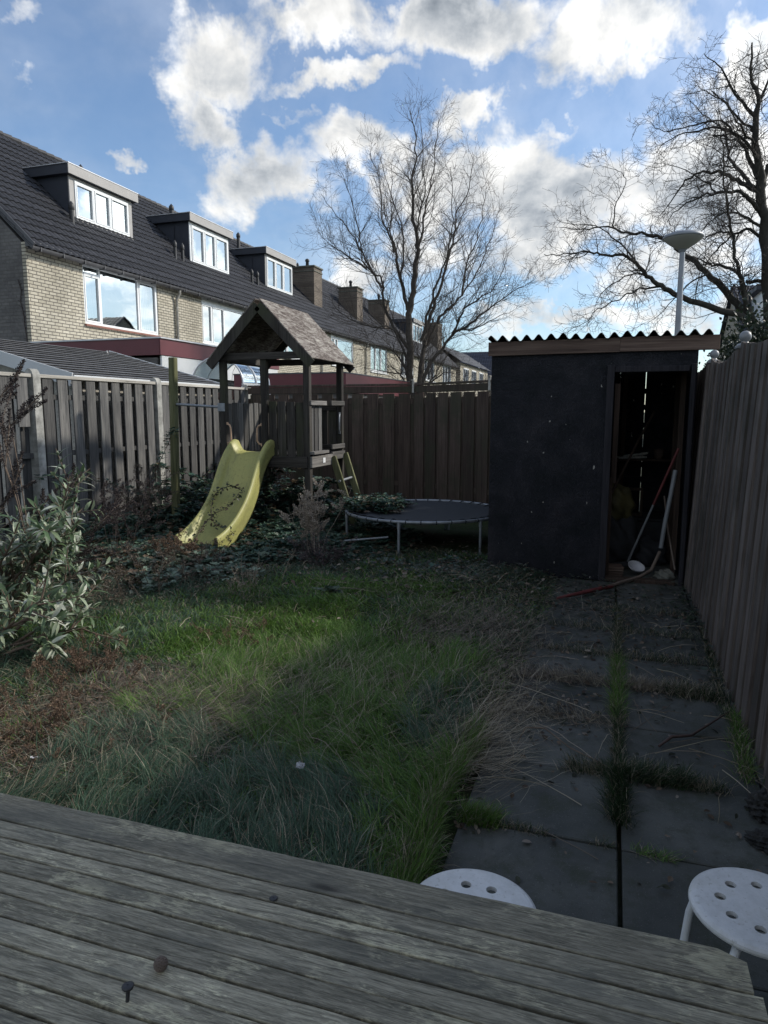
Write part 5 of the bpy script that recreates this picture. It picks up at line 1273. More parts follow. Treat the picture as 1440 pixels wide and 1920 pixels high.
T2 = [([(1490, 2600), (1470, 2250), (1455, 1900), (1440, 1400), (1425, 1100), (1402, 900), (1385, 750), (1370, 500), (1380, 400), (1345, 250), (1350, 60)], .30, .02, 0, 4),
      ([(1380, 420), (1440, 280), (1480, 100)], .06, .01, .5, 6), ([(1375, 480), (1300, 400), (1220, 280), (1160, 180), (1080, 120)], .06, .008, -.5, 7),
      ([(1450, 1790), (1300, 1610), (1150, 1560), (960, 1490), (840, 1430), (760, 1370), (700, 1300), (620, 1260), (500, 1250), (420, 1235), (300, 1250), (180, 1250)], .125, .009, -1.5, 6),
      ([(1450, 1760), (1330, 1600), (1200, 1460), (1100, 1360), (1010, 1280), (930, 1220), (860, 1165), (760, 1140), (620, 1130), (540, 1090), (400, 1110), (270, 1100)], .135, .008, .8, 6),
      ([(1320, 1590), (1300, 1400), (1200, 1320), (1130, 1310), (1060, 1280), (985, 1250)], .075, .012, 1.2, 6),
      ([(1400, 1700), (1310, 1500), (1300, 1400), (1260, 1300), (1240, 1150), (1215, 1020), (1190, 800), (1185, 600), (1150, 440)], .085, .010, -1.2, 7),
      ([(1430, 1180), (1340, 1110), (1260, 1135), (1170, 1120), (1080, 1160), (980, 1150), (880, 1110)], .055, .007, 1.0, 7),
      ([(1420, 1040), (1330, 940), (1260, 900), (1150, 905), (1050, 930), (930, 1000), (870, 1070)], .075, .007, -1.5, 7),
      ([(1400, 900), (1290, 850), (1200, 800), (1120, 785), (1030, 800), (940, 880), (880, 980), (820, 1040)], .08, .007, 1.5, 7),
      ([(1385, 820), (1330, 700), (1280, 600), (1170, 545), (1050, 555), (900, 600), (790, 690)], .075, .007, .8, 7),
      ([(1378, 740), (1340, 640), (1250, 560), (1150, 500), (1000, 530), (860, 560), (780, 505)], .055, .006, -1.0, 7),
      ([(1370, 880), (1260, 760), (1215, 680), (1200, 560), (1100, 480), (990, 370)], .065, .006, 1.8, 7),
      ([(1400, 900), (1440, 760), (1500, 680)], .09, .03, .5, 5), ([(1420, 1110), (1300, 1030), (1200, 1020), (1110, 1070), (1000, 1200)], .05, .006, -.6, 7),
      ([(840, 1430), (720, 1450), (640, 1480), (480, 1560), (400, 1640), (290, 1680)], .035, .005, -.6, 8), ([(760, 1370), (640, 1370), (500, 1480), (460, 1600)], .03, .005, .6, 8),
      ([(565, 1090), (590, 960), (640, 850), (600, 780), (490, 750)], .022, .005, .3, 7), ([(1440, 1400), (1320, 1405)], .06, .05, .3, 2),
      ([(1370, 560), (1290, 500), (1180, 380), (1120, 350), (1030, 300)], .045, .006, .4, 8), ([(1370, 640), (1300, 560), (1220, 430), (1120, 330)], .045, .006, -1.2, 7),
      ([(700, 1300), (600, 1180), (470, 1090), (330, 1080), (250, 1060)], .03, .005, .8, 8), ([(1100, 1360), (980, 1430), (860, 1560), (760, 1640)], .03, .005, -.7, 8),
      ([(1150, 905), (1080, 840), (940, 760), (780, 730)], .03, .005, .9, 8), ([(1250, 1135), (1150, 1230), (1060, 1380), (1020, 1500)], .03, .005, .9, 7)]
P2 = dict(step=(.13, .09, .07), curl=(.20, .27, .34), trop=(.015, .02, .04), kids=(5.4, 5.0, 0), len=(.62, .32, 0), len0=1.12, r1=.012, rmin=.0033, ang=(.5, 1.25), wob=.018, t0=.12, thin=.84)
tree('bare_tree', 'big dark bare tree with arching knobbly limbs at right, trunk at the picture edge', z7, 19.0, T2, P2, M['bark_dark'], 77, (3.5, 19, 0))

def bush_sticks(name, label, cat, base, n, h, spread, seed, r=.010, lean=.35, kids=6, mat='twig', cnt=2):
    rs = random.Random(seed); root = thing(name, label, cat, base); L = []
    P = dict(step=(.14, .09, .07)[:cnt], curl=(.16, .24, .3), trop=(.07, .04, .02), kids=(kids, kids, 0)[:cnt - 1] + (0,), len=(h * .35, h * .2, 0), len0=1, r1=r, rmin=.0035, ang=(.35, 1.0))
    for k in range(n):
        a = rs.uniform(0, 6.283); q = math.sqrt(rs.random()) * spread; p = Vector((base[0] + math.cos(a) * q, base[1] + math.sin(a) * q * .6, 0))
        grow(L, p, Vector((math.cos(a) * lean * q / spread, math.sin(a) * lean * q / spread, 1)).normalized(), h * rs.uniform(.65, 1.1), r, 0, P, rs)
    V, Fq, _ = sticks(L, 4); npmesh('stems', V, Fq, M[mat], parent=root, smooth=True); return root
bush_sticks('bare_bush', 'dense tangle of bare stems at foot of the middle tree above the fence', 'bush', (-4.4, 18.6, 0), 46, 3.0, 2.2, 3, .012)
bush_sticks('bare_bush', 'thin bare upright stems right of the tower roof, in front of brick houses', 'bush', (-7.6, 16.5, 0), 7, 3.6, .28, 8, .014, .5, 2)
bush_sticks('bare_bush', 'low bare bush left of the shed in front of the farthest houses', 'bush', (-3.0, 24, 0), 40, 3.1, 2.2, 5, .013)
bush_sticks('bare_sapling', 'slender bare sapling before the pale brick wall left of the middle tree', 'sapling', (-7.0, 20.5, 0), 9, 4.1, .28, 12, .016, .4, 3)

# evergreen behind the right fence
def evergreen(base, label, rx, h, n, seed, zlo=.4):
    root = thing('evergreen_tree', label, 'evergreen', base); g = np.random.default_rng(seed)
    c = g.normal(0, 1, (70, 3)); c = unit(c) * g.uniform(.25, 1, (70, 1)) ** .5; c[:, 2] = np.abs(c[:, 2]) if zlo > 1 else c[:, 2]
    cc = np.stack([base[0] + c[:, 0] * rx, base[1] + c[:, 1] * rx, h * .55 + c[:, 2] * h * .42 * (1 - .0 * c[:, 0])], 1)
    k = g.integers(0, 70, n); P = cc[k] + g.normal(0, .17, (n, 3)); D = unit(g.normal(0, 1, (n, 3)) + unit(P - np.array([base[0], base[1], h * .4])) * .8 + np.array([0, 0, .3]))
    V, Fq, C = leaves(P, D, unit(g.normal(0, 1, (n, 3))), g.uniform(.045, .09, n), pick([(.012, .022, .014), (.018, .030, .018), (.025, .036, .018)], n), 'ovate')
    npmesh('foliage', V, Fq, M['leaf'], C, root)
    V, Fq, _ = sticks([([(base[0], base[1], 0), (base[0] + .05, base[1], h * .5), (base[0], base[1], h * .85)], [.09, .07, .02])], 8); npmesh('trunk', V, Fq, M['bark_dark'], parent=root, smooth=True)
evergreen((2.35, 13.6, 0), 'dark evergreen tree behind the right fence next to the shed roof', .80, 3.30, 14000, 5)
evergreen((1.75, 2.7, 0), 'tall dark evergreen bush, unseen, added behind the right fence to shade the table', .62, 3.35, 15000, 7)  # out-of-view bush, added to keep the sun off the table
evergreen((1.5, 11.2, 0), 'dark low evergreen shrub directly behind the shed', .7, 1.7, 5000, 6)

# ================================================================== PLANTS IN THE GARDEN
def gzs(x, y): return float(gz(x, y))
def bramble(label, base, n, rad, h, seed, ldens=26, size=(.035, .07), name='bramble_bush', cols=None, flat=1.0, over=None, dead=.12, cat='bramble', droop=1.0, lenf=1.0):
    root = thing(name, label, cat, base, None); rs = random.Random(seed); g = np.random.default_rng(seed)
    lines = []; LP = []; LD = []
    n = int(n * 1.35); ldens *= 1.7
    for k in range(n):
        a = rs.uniform(0, 6.283); q = rs.random() ** .5 * rad[0] * .6
        p = Vector((base[0] + math.cos(a) * q, base[1] + math.sin(a) * q * rad[1] / rad[0], base[2]))
        b = a + rs.gauss(0, .7); d = Vector((math.cos(b) * .7, math.sin(b) * .7, 1.1 * rs.uniform(.6, 1.2))).normalized(); L = h * rs.uniform(.9, 1.9) * lenf; st = .06; pts = [p]; m = int(L / st)
        for i in range(m):
            t = i / m; d = (d + Vector((rs.gauss(0, .07), rs.gauss(0, .07), rs.gauss(0, .06) - (.16 + .1 * t) * droop * .6 / max(h, .4)))).normalized(); p = p + d * st
            fl = over(p) if over else gzs(p.x, p.y) + .02
            if p.z < fl: p = Vector((p.x, p.y, fl)); d.z = abs(d.z) * .3
            if p.z > base[2] + h: d.z = min(d.z, -.05)
            pts.append(p.copy())
        lines.append(([tuple(v) for v in pts], [.0045 * (1 - .6 * i / len(pts)) + .0012 for i in range(len(pts))]))
        for _ in range(int(L * ldens)):
            i = rs.randrange(max(1, len(pts) // 6), len(pts) - 1) if len(pts) > 3 else 0; LP.append(tuple(pts[i])); LD.append(rs.uniform(0, 6.283))
    V, Fq, _ = sticks(lines, 4); npmesh('canes', V, Fq, M['cane'], parent=root, smooth=True)
    LP = np.array(LP); n3 = len(LP); hd = np.array(LD)
    D = np.stack([np.cos(hd), np.sin(hd), g.normal(.15, .35, n3)], 1); D = unit(D)
    Pp = LP + D * g.uniform(.02, .06, (n3, 1)); S = g.uniform(size[0], size[1], n3) * 1.25
    N = unit(np.stack([g.normal(0, .35, n3), g.normal(0, .35, n3), np.ones(n3)], 1))
    cols = cols or [(.032, .072, .052), (.044, .090, .062), (.062, .105, .066), (.026, .055, .044), (.10, .14, .10)]
    C = pick(cols, n3, .2); dd = g.random(n3) < dead; C[dd] = pick([(.10, .07, .045), (.14, .10, .06)], dd.sum())
    bag = Bag()
    for off in (0, 1.15, -1.15):                            # three leaflets
        c, s = math.cos(off), math.sin(off); D2 = D.copy(); D2[:, 0] = D[:, 0] * c - D[:, 1] * s; D2[:, 1] = D[:, 0] * s + D[:, 1] * c
        D2[:, 2] -= .12; D2 = unit(D2)
        bag.add(*leaves(Pp, D2, N, S * (1 if off == 0 else .8), C * g.uniform(.85, 1.15, (n3, 1))))
    bag.build('leaves', M['leaf'], root); return root
M['cane'] = plain('purple_brown_cane', (0.070, 0.045, 0.038), 0.7, 0, 0.3, 20, 0.0)
bramble('dark green bramble bush climbing the fence between swing post and slide', (-5.15, 8.6, 0), 90, (.80, .55), 1.20, 41, 46, (.04, .075))
bramble('tall dark bramble thicket directly behind the upper half of the slide', (-4.95, 9.0, 0), 56, (.55, .45), 1.3, 54, 40, (.045, .08), droop=.5)
bramble('bramble clump spilling along the right side of the yellow slide', (-3.58, 6.85, 0), 56, (.42, .42), .56, 42, 46, (.035, .065))
bramble('bramble mass around the foot of the tower, left of the trampoline', (-3.05, 7.55, 0), 84, (.62, .55), .46, 43, 44, (.035, .065))
def matfloor(p):
    r = math.hypot(p.x + 2.05, p.y - 7.8); return .425 if r < .93 else gzs(p.x, p.y) + .02
bramble('bramble clump in front of the trampoline left rim beside the metal rod', (-2.78, 7.12, 0), 34, (.28, .24), .46, 55, 36, (.035, .06))
bramble('trailing bramble shoots lying over the trampoline mat', (-2.72, 7.85, .40), 40, (.34, .50), .09, 44, 40, (.03, .06), over=matfloor, name='trailing_bramble', lenf=3.2)
bramble('sprawling bramble in the left bed below the fence, in front of swing post', (-5.1, 6.9, 0), 96, (.95, .6), .80, 45, 36, (.035, .07), dead=.2)
bramble('brownish bramble tangle in the left bed nearer the silvery shrub', (-4.45, 5.7, 0), 80, (.65, .6), .52, 46, 32, (.03, .065), dead=.28, cols=[(.040, .068, .048), (.065, .090, .062), (.055, .058, .048), (.13, .16, .115)])
bramble('pale leaved bramble shoots at the lawn edge between silvery shrub and slide foot', (-3.75, 5.35, 0), 16, (.35, .35), .42, 52, 22, (.04, .08), dead=.05, cols=[(.14, .19, .14), (.20, .26, .19), (.09, .14, .10)])
bramble('ivy like shoots climbing left fence behind the swing post', (-6.15, 8.75, 0), 10, (.12, .25), 1.5, 47, 24, (.03, .05), droop=.2)
bramble('low leafy weeds at foot of the shed wall beside trampoline legs', (-1.75, 6.45, 0), 30, (.60, .32), .12, 48, 40, (.025, .05), name='leafy_weed', cat='weed', dead=.3)
bramble('small leafy seedling standing in the lawn in front of the trampoline', (-2.22, 5.08, 0), 5, (.1, .1), .14, 49, 40, (.035, .06), name='leafy_weed', cat='weed', dead=0, cols=[(.05, .085, .05), (.07, .10, .06)])
# vine lying on the slide
def slide_vine():
    root = thing('bramble_shoot', 'bramble shoot with small leaves curling over the yellow slide surface', 'bramble', (-4.2, 6.8, .4))
    pxs = [(440, 1003, 6.62), (425, 990, 6.66), (405, 985, 6.72), (398, 960, 6.84), (402, 935, 6.98), (412, 922, 7.06), (430, 914, 7.11), (446, 916, 7.10), (455, 922, 7.07)]
    px2 = [(362, 1022, 6.40), (385, 985, 6.62), (405, 965, 6.74), (425, 955, 6.80), (440, 940, 6.88), (448, 930, 6.94)]
    lines = []; LP = []; g = np.random.default_rng(3)
    for pl in (pxs, px2):
        q = smooth([at(*p) + Vector((0, -.02, .015)) for p in pl], 6); lines.append(([tuple(v) for v in q], .0035)); LP += [tuple(v) for v in q for _ in range(3)]
    V, Fq, _ = sticks(lines, 5); npmesh('cane', V, Fq, M['cane'], parent=root)
    LP = np.array(LP) + g.normal(0, .018, (len(LP), 3)); n = len(LP); D = unit(g.normal(0, 1, (n, 3)) * [1, 1, .6])
    npmesh('leaves', *leaves(LP, D, unit(g.normal(0, .4, (n, 3)) + [0, -.4, 1]), g.uniform(.025, .05, n), pick([(.035, .05, .03), (.05, .06, .035), (.06, .05, .035)], n))[:2], M['leaf'], parent=root, col=np.repeat(pick([(.030, .045, .028), (.05, .055, .03), (.07, .05, .035)], n), 11, 0))
slide_vine()

# silvery shrub (lance shaped leaves, dead brown flower spikes) at the left
def buddleja(label, base, stems, seed, nleaf=17, size=(.065, .14), spikes=.5):
    root = thing('silvery_shrub', label, 'shrub', base); rs = random.Random(seed); g = np.random.default_rng(seed); lines = []; P = []; D = []; N = []; S = []; sp = []
    def shoot(p, d, L, r, lvl):
        nonlocal P
        n = max(4, int(L / .055)); pts = [p]; 
        for i in range(n): d = (d + Vector((rs.gauss(0, .05), rs.gauss(0, .05), rs.gauss(0, .04) - .012 + (.03 if lvl else 0)))).normalized(); p = p + d * (L / n); pts.append(p)
        lines.append(([tuple(v) for v in pts], [r * (1 - .7 * i / n) + .001 for i in range(n + 1)]))
        if lvl < 1:
            for k in range(int(L * 8)):
                t = rs.uniform(.25, 1); i = min(int(t * n), n - 1); tan = (pts[i + 1] - pts[i]).normalized(); s = tan.orthogonal().normalized(); s.rotate(Matrix.Rotation(rs.uniform(0, 6.283), 3, tan))
                shoot(pts[i], (tan * .6 + s * .8 + Vector((0, 0, .3))).normalized(), rs.uniform(.12, .34), r * .45, lvl + 1)
        m = int(nleaf * L / .3) if lvl else int(nleaf * L / .9)
        for k in range(m):
            t = rs.uniform(.2 if lvl else .5, 1) ** .7; i = min(int(t * n), n - 1); tan = (pts[i + 1] - pts[i]).normalized(); s = tan.orthogonal().normalized(); s.rotate(Matrix.Rotation(k * 1.571 + rs.uniform(-.4, .4), 3, tan))
            dd = (tan * .55 + s * .85 + Vector((0, 0, .12))).normalized(); P.append(tuple(pts[i])); D.append(tuple(dd)); N.append(tuple(tan * .6 + Vector((0, 0, .8)))); S.append(rs.uniform(*size) * (1.15 - .35 * t))
        if lvl == 0 and rs.random() < spikes: sp.append((pts[-1], d))
    for (bx, by, dx, dy, dz, L) in stems: shoot(Vector((bx, by, gzs(bx, by))), Vector((dx, dy, dz)).normalized(), L, .011, 0)
    V, Fq, _ = sticks(lines, 6); npmesh('stems', V, Fq, M['stickb'], parent=root, smooth=True)
    n = len(P); C = pick([(.13, .185, .10), (.18, .235, .14), (.09, .14, .065), (.26, .31, .21), (.065, .105, .055), (.44, .47, .39)], n, .2)
    V, Fq, C2 = leaves(np.array(P), np.array(D), np.array(N) + g.normal(0, .25, (n, 3)), np.array(S), C, 'lance'); npmesh('leaves', V, Fq, M['leaf'], C2, root, True)
    return root, sp
M['stickb'] = plain('brown_shrub_stem', (0.13, 0.095, 0.07), 0.8, 0, 0.3, 20, 0.1)
def spike(bag, p, d, L, R_, g, cols, n=420, sz=(.006, .016)):
    """dead flower plume: many tiny scales round an axis"""
    p = np.array(p); d = unit(np.array(d, float)); t = g.uniform(0, 1, n) ** .8; a = unit(g.normal(0, 1, (n, 3)))
    pos = p + d * (t * L)[:, None] + a * (R_ * (1 - t * .85) * g.uniform(.2, 1, n))[:, None]
    bag.add(*leaves(pos, unit(a + d * .8 + g.normal(0, .3, (n, 3))), unit(g.normal(0, 1, (n, 3))), g.uniform(sz[0], sz[1], n), pick(cols, n, .2)))
PL = [(.080, .066, .064), (.055, .045, .046), (.11, .090, .082), (.040, .034, .036)]
def left_shrub():
    st = []; rs = random.Random(14)
    for k in range(17): a = rs.uniform(-1.3, 1.5); st.append((-4.15 + rs.uniform(-.15, .15), 3.75 + rs.uniform(-.3, .3), math.cos(a) * rs.uniform(.3, .75), math.sin(a) * rs.uniform(.2, .7), rs.uniform(.7, 1.2), rs.uniform(.65, 1.30)))
    for k in range(7): st.append((-3.75 + rs.uniform(-.2, .3), 3.45 + rs.uniform(-.3, .3), rs.uniform(.3, .9), rs.uniform(-.25, .35), rs.uniform(.15, .55), rs.uniform(.5, .95)))
    root, sp = buddleja('large silvery leaved shrub with dead brown flower plumes at the left edge', (-3.95, 3.8, 0), st, 15)
    g = np.random.default_rng(4); bag = Bag(); lines = []
    px = [((8, 870), (-30, 700), 3.75), ((10, 880), (20, 770), 3.7), ((20, 800), (75, 740), 3.8), ((-10, 760), (40, 690), 3.9), ((0, 960), (45, 870), 3.6), ((60, 985), (95, 925), 4.0), ((100, 960), (150, 890), 4.2), ((150, 1010), (250, 935), 4.4), ((30, 1030), (80, 985), 3.7), ((60, 1080), (150, 1035), 3.8), ((120, 1060), (200, 1005), 4.2)]
    for a, b, Y in px:
        p = at(*a, Y); q = at(*b, Y + .1); L = (q - p).length
        for k in range(5):
            s = p.lerp(q, k / 6) ; dv = ((q - p).normalized() + Vector(g.normal(0, .35, 3).tolist())).normalized()
            spike(bag, s, dv, L * .55, .028, g, PL, 260); lines.append(([tuple(s), tuple(s + dv * L * .5)], .002))
        base = Vector((-3.9, 3.85, .3)); lines.append(([tuple(base.lerp(p, t) + Vector((0, 0, .12 * math.sin(t * 3.1)))) for t in (0, .3, .6, .8, 1)] + [tuple(q)], .004))
    V, Fq, _ = sticks(lines, 5); npmesh('plume_stalks', V, Fq, M['stickb'], parent=root); bag.build('flower_plumes', M['dry'], root)
left_shrub()

def weed(name, label, base, stems, h, spread, seed, cols, cat='dead weed', n=90, sz=(.006, .016), lean=(0, 0), fan=.5, top=.45, rr=.03):
    """dead herb: branching stems carrying clusters of dry scales"""
    root = thing(name, label, cat, (base[0], base[1], 0)); rs = random.Random(seed); g = np.random.default_rng(seed); lines = []; bag = Bag(); b0 = Vector((base[0], base[1], gzs(*base[:2])))
    for k in range(stems):
        a = rs.uniform(0, 6.283); q = rs.random() * spread; p = b0 + Vector((math.cos(a) * q, math.sin(a) * q, 0)); d = Vector((math.cos(a) * fan * rs.random() + lean[0], math.sin(a) * fan * rs.random() + lean[1], 1)).normalized(); L = h * rs.uniform(.55, 1.08); m = 9; pts = [p]
        for i in range(m): d = (d + Vector((rs.gauss(0, .09), rs.gauss(0, .09), rs.gauss(0, .05)))).normalized(); p = p + d * L / m; pts.append(p)
        lines.append(([tuple(v) for v in pts], [.0035 * (1 - .6 * i / m) for i in range(m + 1)]))
        for j in range(rs.randint(4, 8)):
            i = rs.randint(int(m * top), m - 1); s = Vector((rs.gauss(0, 1), rs.gauss(0, 1), rs.uniform(.2, 1.2))).normalized(); l = h * rs.uniform(.1, .26); e = pts[i] + s * l; mid = pts[i].lerp(e, .5) + Vector((0, 0, -.01)); lines.append(([tuple(pts[i]), tuple(mid), tuple(e)], [.002, .0016, .001]))
            spike(bag, pts[i].lerp(e, .3), (e - pts[i]).normalized(), l * .8, rr, g, cols, n, sz)
    V, Fq, I = sticks(lines, 4); C = np.repeat(np.array([cols[0]]) * .8, len(V), 0); npmesh('stems', V, Fq, M['dry'], C, root); bag.build('seed_heads', M['dry'], root); return root
BE = [(.32, .27, .21), (.24, .20, .155), (.40, .34, .27), (.17, .14, .115)]; RU = [(.17, .115, .080), (.12, .085, .062), (.24, .17, .12), (.09, .065, .05)]; PU = [(.10, .08, .085), (.075, .06, .065), (.14, .115, .11)]; BR = [(.12, .10, .082), (.08, .066, .056), (.18, .15, .12)]
BE2 = [(.42, .36, .29), (.33, .28, .23), (.52, .46, .38), (.24, .20, .17)]
weed('dead_dock', 'tall pale dead weed with fluffy seed heads in front of the tower post', (-2.93, 6.60), 14, .80, .08, 61, BE2, n=190, lean=(-.10, .0), fan=.34, top=.45)
weed('dead_weed', 'tangle of bare purplish dead stems at foot of the pale seeding weed', (-2.75, 6.4), 26, .36, .25, 62, PU, n=16, fan=1.2, top=.2)
weed('dead_weed', 'reddish brown dead weed leaning over the bottom of the slide', (-4.18, 6.02), 16, .26, .20, 63, RU, n=50, fan=.9, top=.2)
weed('dead_weed', 'brown dead flower stalks against the fence left of the swing post', (-5.45, 7.1), 9, .95, .16, 64, BR, n=110, fan=.25)
weed('dead_weed', 'dark brown dead flower clump before the fence above the silvery leaves', (-4.9, 5.9), 12, .80, .3, 65, PL, n=120, fan=.35)
weed('dead_weed', 'dark brown dead clump between silvery shrub and lawn edge', (-3.5, 4.7), 14, .34, .40, 66, BR, n=26, fan=.9, top=.2)
weed('dead_weed', 'low dark brown dead stems leaning out from the bed beside the slide foot', (-3.9, 5.6), 13, .32, .4, 67, BR, n=24, fan=1.0, top=.2)
weed('dead_weed', 'large rust brown patch of dead weed in the lawn beside the table, at left', (-2.45, 2.42), 60, .17, .55, 68, RU, n=46, sz=(.004, .010), fan=1.5, top=.1, rr=.02)
weed('dead_weed', 'rust brown dead weed farther up the left side of the lawn', (-2.85, 3.15), 34, .20, .38, 69, RU, n=40, sz=(.004, .011), fan=1.4, top=.1, rr=.02)
weed('dead_weed', 'small rust brown weed among the green grass in the middle of the lawn', (-2.35, 3.9), 20, .15, .3, 70, RU, n=22, sz=(.004, .010), fan=1.4, top=.1, rr=.018)
weed('dead_weed', 'lone pale dry stalks standing in the grass behind the silvery shrub', (-2.9, 5.2), 12, .30, .4, 71, BE, n=18, sz=(.004, .009), fan=.9, top=.3, rr=.018)

# ------------------------------------------------------------------ grass
GR = [(.090, .175, .035), (.110, .200, .042), (.135, .235, .048), (.075, .145, .036)]
BG = [(.060, .115, .068), (.078, .140, .086), (.052, .092, .060), (.105, .165, .110)]  # bluish grass, with the shade tint of the front lawn in its colour
ST = [(.26, .22, .155), (.33, .29, .205), (.19, .16, .12), (.38, .34, .26)]
PS = [(.14, .12, .10), (.18, .155, .125), (.10, .085, .075), (.28, .24, .19)]
def scatter(n, x0, x1, y0, y1, dens=None, fall=1.3):
    X = []; Y = []; got = 0
    while got < n:
        y = y0 * (y1 / y0) ** rng.random(n * 2) if fall > 1 else rng.uniform(y0, y1, n * 2); x = rng.uniform(x0, x1, n * 2)
        k = (x > -1.12 * y - .35); 
        if dens is not None: k &= rng.random(n * 2) < dens(x, y)
        X.append(x[k]); Y.append(y[k]); got += k.sum()
    return np.concatenate(X)[:n], np.concatenate(Y)[:n]
def zone_green(x, y):                                       # 1 = lush; light of the sunny patch is also put into the green
    g = 1.15 * np.exp(-(((x + 2.0) / 1.2) ** 2 + ((y - 4.2) / 1.3) ** 2)) + .35 * np.exp(-(((x + 1.15) / .45) ** 2 + ((y - 2.7) / .6) ** 2)) + .6 * np.exp(-(((x + .55) / .15) ** 2 + ((y - 2.3) / .5) ** 2)) + .5 * np.exp(-(((x + 2.2) / .8) ** 2 + ((y - 5.8) / .6) ** 2))
    return np.clip(g + (vnoise(x, y, 2.2, 5) - .5) * .9, 0, 1)
def zone_straw(x, y):
    s = .6 * np.exp(-(((x + 1.0) / .40) ** 2 + ((y - 4.6) / .6) ** 2)) + .8 * np.exp(-(((x + .55) / .22) ** 2 + ((y - 3.4) / .7) ** 2)) + 1.3 * np.exp(-(((x + 2.55) / .55) ** 2 + ((y - 2.5) / .8) ** 2)) + .6 * np.exp(-(((x + .6) / .15) ** 2 + ((y - 2.0) / .3) ** 2))
    return np.clip(s + (vnoise(x, y, 2.8, 9) - .5) * 1.1, 0, 1)
def lawn():
    bag = Bag(); edge = lambda x, y: np.where(x < -.53 + .06 * (vnoise(x * 0, y, 5, 3) - .5) + .045 * np.clip(y - 3.2, 0, 2.2), 1.0, 0.0)
    n = 150000; x, y = scatter(n, -5.5, .15, 1.12, 7.2, edge)
    g = zone_green(x, y); s = zone_straw(x, y); isS = rng.random(n) < np.clip(.23 + .62 * s - .35 * g, .04, .8); tus = vnoise(x, y, 3.3, 21)
    L = (.030 + .070 * tus ** 1.3 + .045 * rng.random(n)) * np.where(isS, 1.15, 1.0) * np.where(y > 5.2, .75, 1)
    col = np.where((g > rng.random(n) * .8)[:, None], pick(GR, n, .18), pick(BG, n, .18)); sc = np.where((s > .5)[:, None] & (rng.random(n) < .6)[:, None], pick(PS, n), pick(ST, n, .2)); rust = (np.exp(-(((x + 2.6) / .5) ** 2 + ((y - 2.5) / .7) ** 2)) > rng.random(n) * 1.1) & isS; sc[rust] = pick(RU, int(rust.sum())) * 1.25; col = np.where(isS[:, None], sc, col)
    comb = 6.283 * vnoise(x, y, 1.6, 31) + 2.4; hd = comb + rng.normal(0, 1.5, n)
    lean = np.abs(rng.normal(.25, .3, n)) + np.where(isS, .5 * rng.random(n), 0) + .25 * (1 - g); droop = rng.uniform(.5, 1.6, n)
    P = np.stack([x, y, gz(x, y) - .012], 1); wd = rng.uniform(.0016, .0052, n) * (1 + .14 * np.clip(y - 2, 0, 4))
    bag.add(*blades(P, hd, L, lean, droop, wd, col, 4, .10))
    # long combed tufts
    nt = 900; tx, ty = scatter(nt, -2.2, -.5, 1.2, 4.0, lambda x, y: np.where((x < -.56), 1, 0.)); k = rng.integers(28, 60, nt); X = np.repeat(tx, k) + rng.normal(0, .022, k.sum()); Y = np.repeat(ty, k) + rng.normal(0, .022, k.sum()); m = len(X)
    th = np.repeat(2.2 + 1.6 * (vnoise(tx, ty, 1.3, 41) - .5) * 2 + rng.normal(0, .5, nt), k) + rng.normal(0, .35, m)
    Lt = np.repeat(rng.uniform(.11, .24, nt), k) * rng.uniform(.6, 1.1, m); gg = np.repeat(zone_green(tx, ty) > .5, k); c = np.where(gg[:, None], pick(GR, m, .15), pick(BG, m, .15)); dr = rng.random(m) < .16; c[dr] = pick(ST, dr.sum())
    bag.add(*blades(np.stack([X, Y, gz(X, Y) - .01], 1), th, Lt, np.abs(rng.normal(.35, .2, m)), rng.uniform(.8, 1.7, m), rng.uniform(.0015, .0028, m), c, 5))
    # upright fringe along the slab edge
    m = 5200; y = rng.uniform(1.75, 3.1, m); x = -.545 - np.abs(rng.normal(0, .045, m)) + .02 * np.sin(y * 7); c = pick(GR, m, .15); dr = rng.random(m) < .25; c[dr] = pick(ST, dr.sum())
    bag.add(*blades(np.stack([x, y, np.full(m, .0)], 1), rng.normal(.3, 1.2, m), rng.uniform(.06, .17, m), np.abs(rng.normal(.1, .15, m)), rng.uniform(.2, 1.1, m), rng.uniform(.0016, .003, m), c, 4))
    tag(bag.build('lawn_grass', M['grass']), 'rough overgrown lawn of green tufts mixed with straw', 'grass', kind='stuff')
lawn()
def dead_straw():
    bag = Bag()
    for (cx, cy, sx_, sy_, hd0, sp, m, L0, L1, cols) in ((-.95, 4.65, .28, .35, .5, .8, 1500, .06, .22, PS), (-.50, 3.45, .12, .40, .2, 1.6, 700, .04, .20, ST), (-1.95, 2.75, .30, .22, .75, .35, 1700, .12, .34, PS), (-2.45, 2.3, .45, .45, .3, 1.2, 1500, .06, .2, ST),
                                                      (-.62, 4.2, .15, .5, .6, 1.2, 500, .08, .30, PS), (-.30, 5.4, .5, .4, .3, 1.2, 500, .05, .2, PS), (-1.3, 5.6, .6, .5, 0, 2, 900, .05, .18, ST), (-.55, 2.95, .10, .22, .55, .45, 500, .12, .3, ST), (-1.3, 3.4, .3, .3, .9, .8, 900, .1, .25, ST)):
        x = rng.normal(cx, sx_, m); y = rng.normal(cy, sy_, m); c = pick(cols, m, .2)
        bag.add(*blades(np.stack([x, y, gz(x, y) + rng.uniform(.005, .05, m)], 1), rng.normal(hd0, sp, m), rng.uniform(L0, L1, m), rng.uniform(1.0, 1.6, m), rng.uniform(-.3, .5, m), rng.uniform(.0012, .0030, m), c, 5, .09))
    tag(bag.build('dead_straw', M['dry']), 'flattened straw and dry stems strewn across lawn edge and slabs', 'dry grass', kind='stuff')
dead_straw()
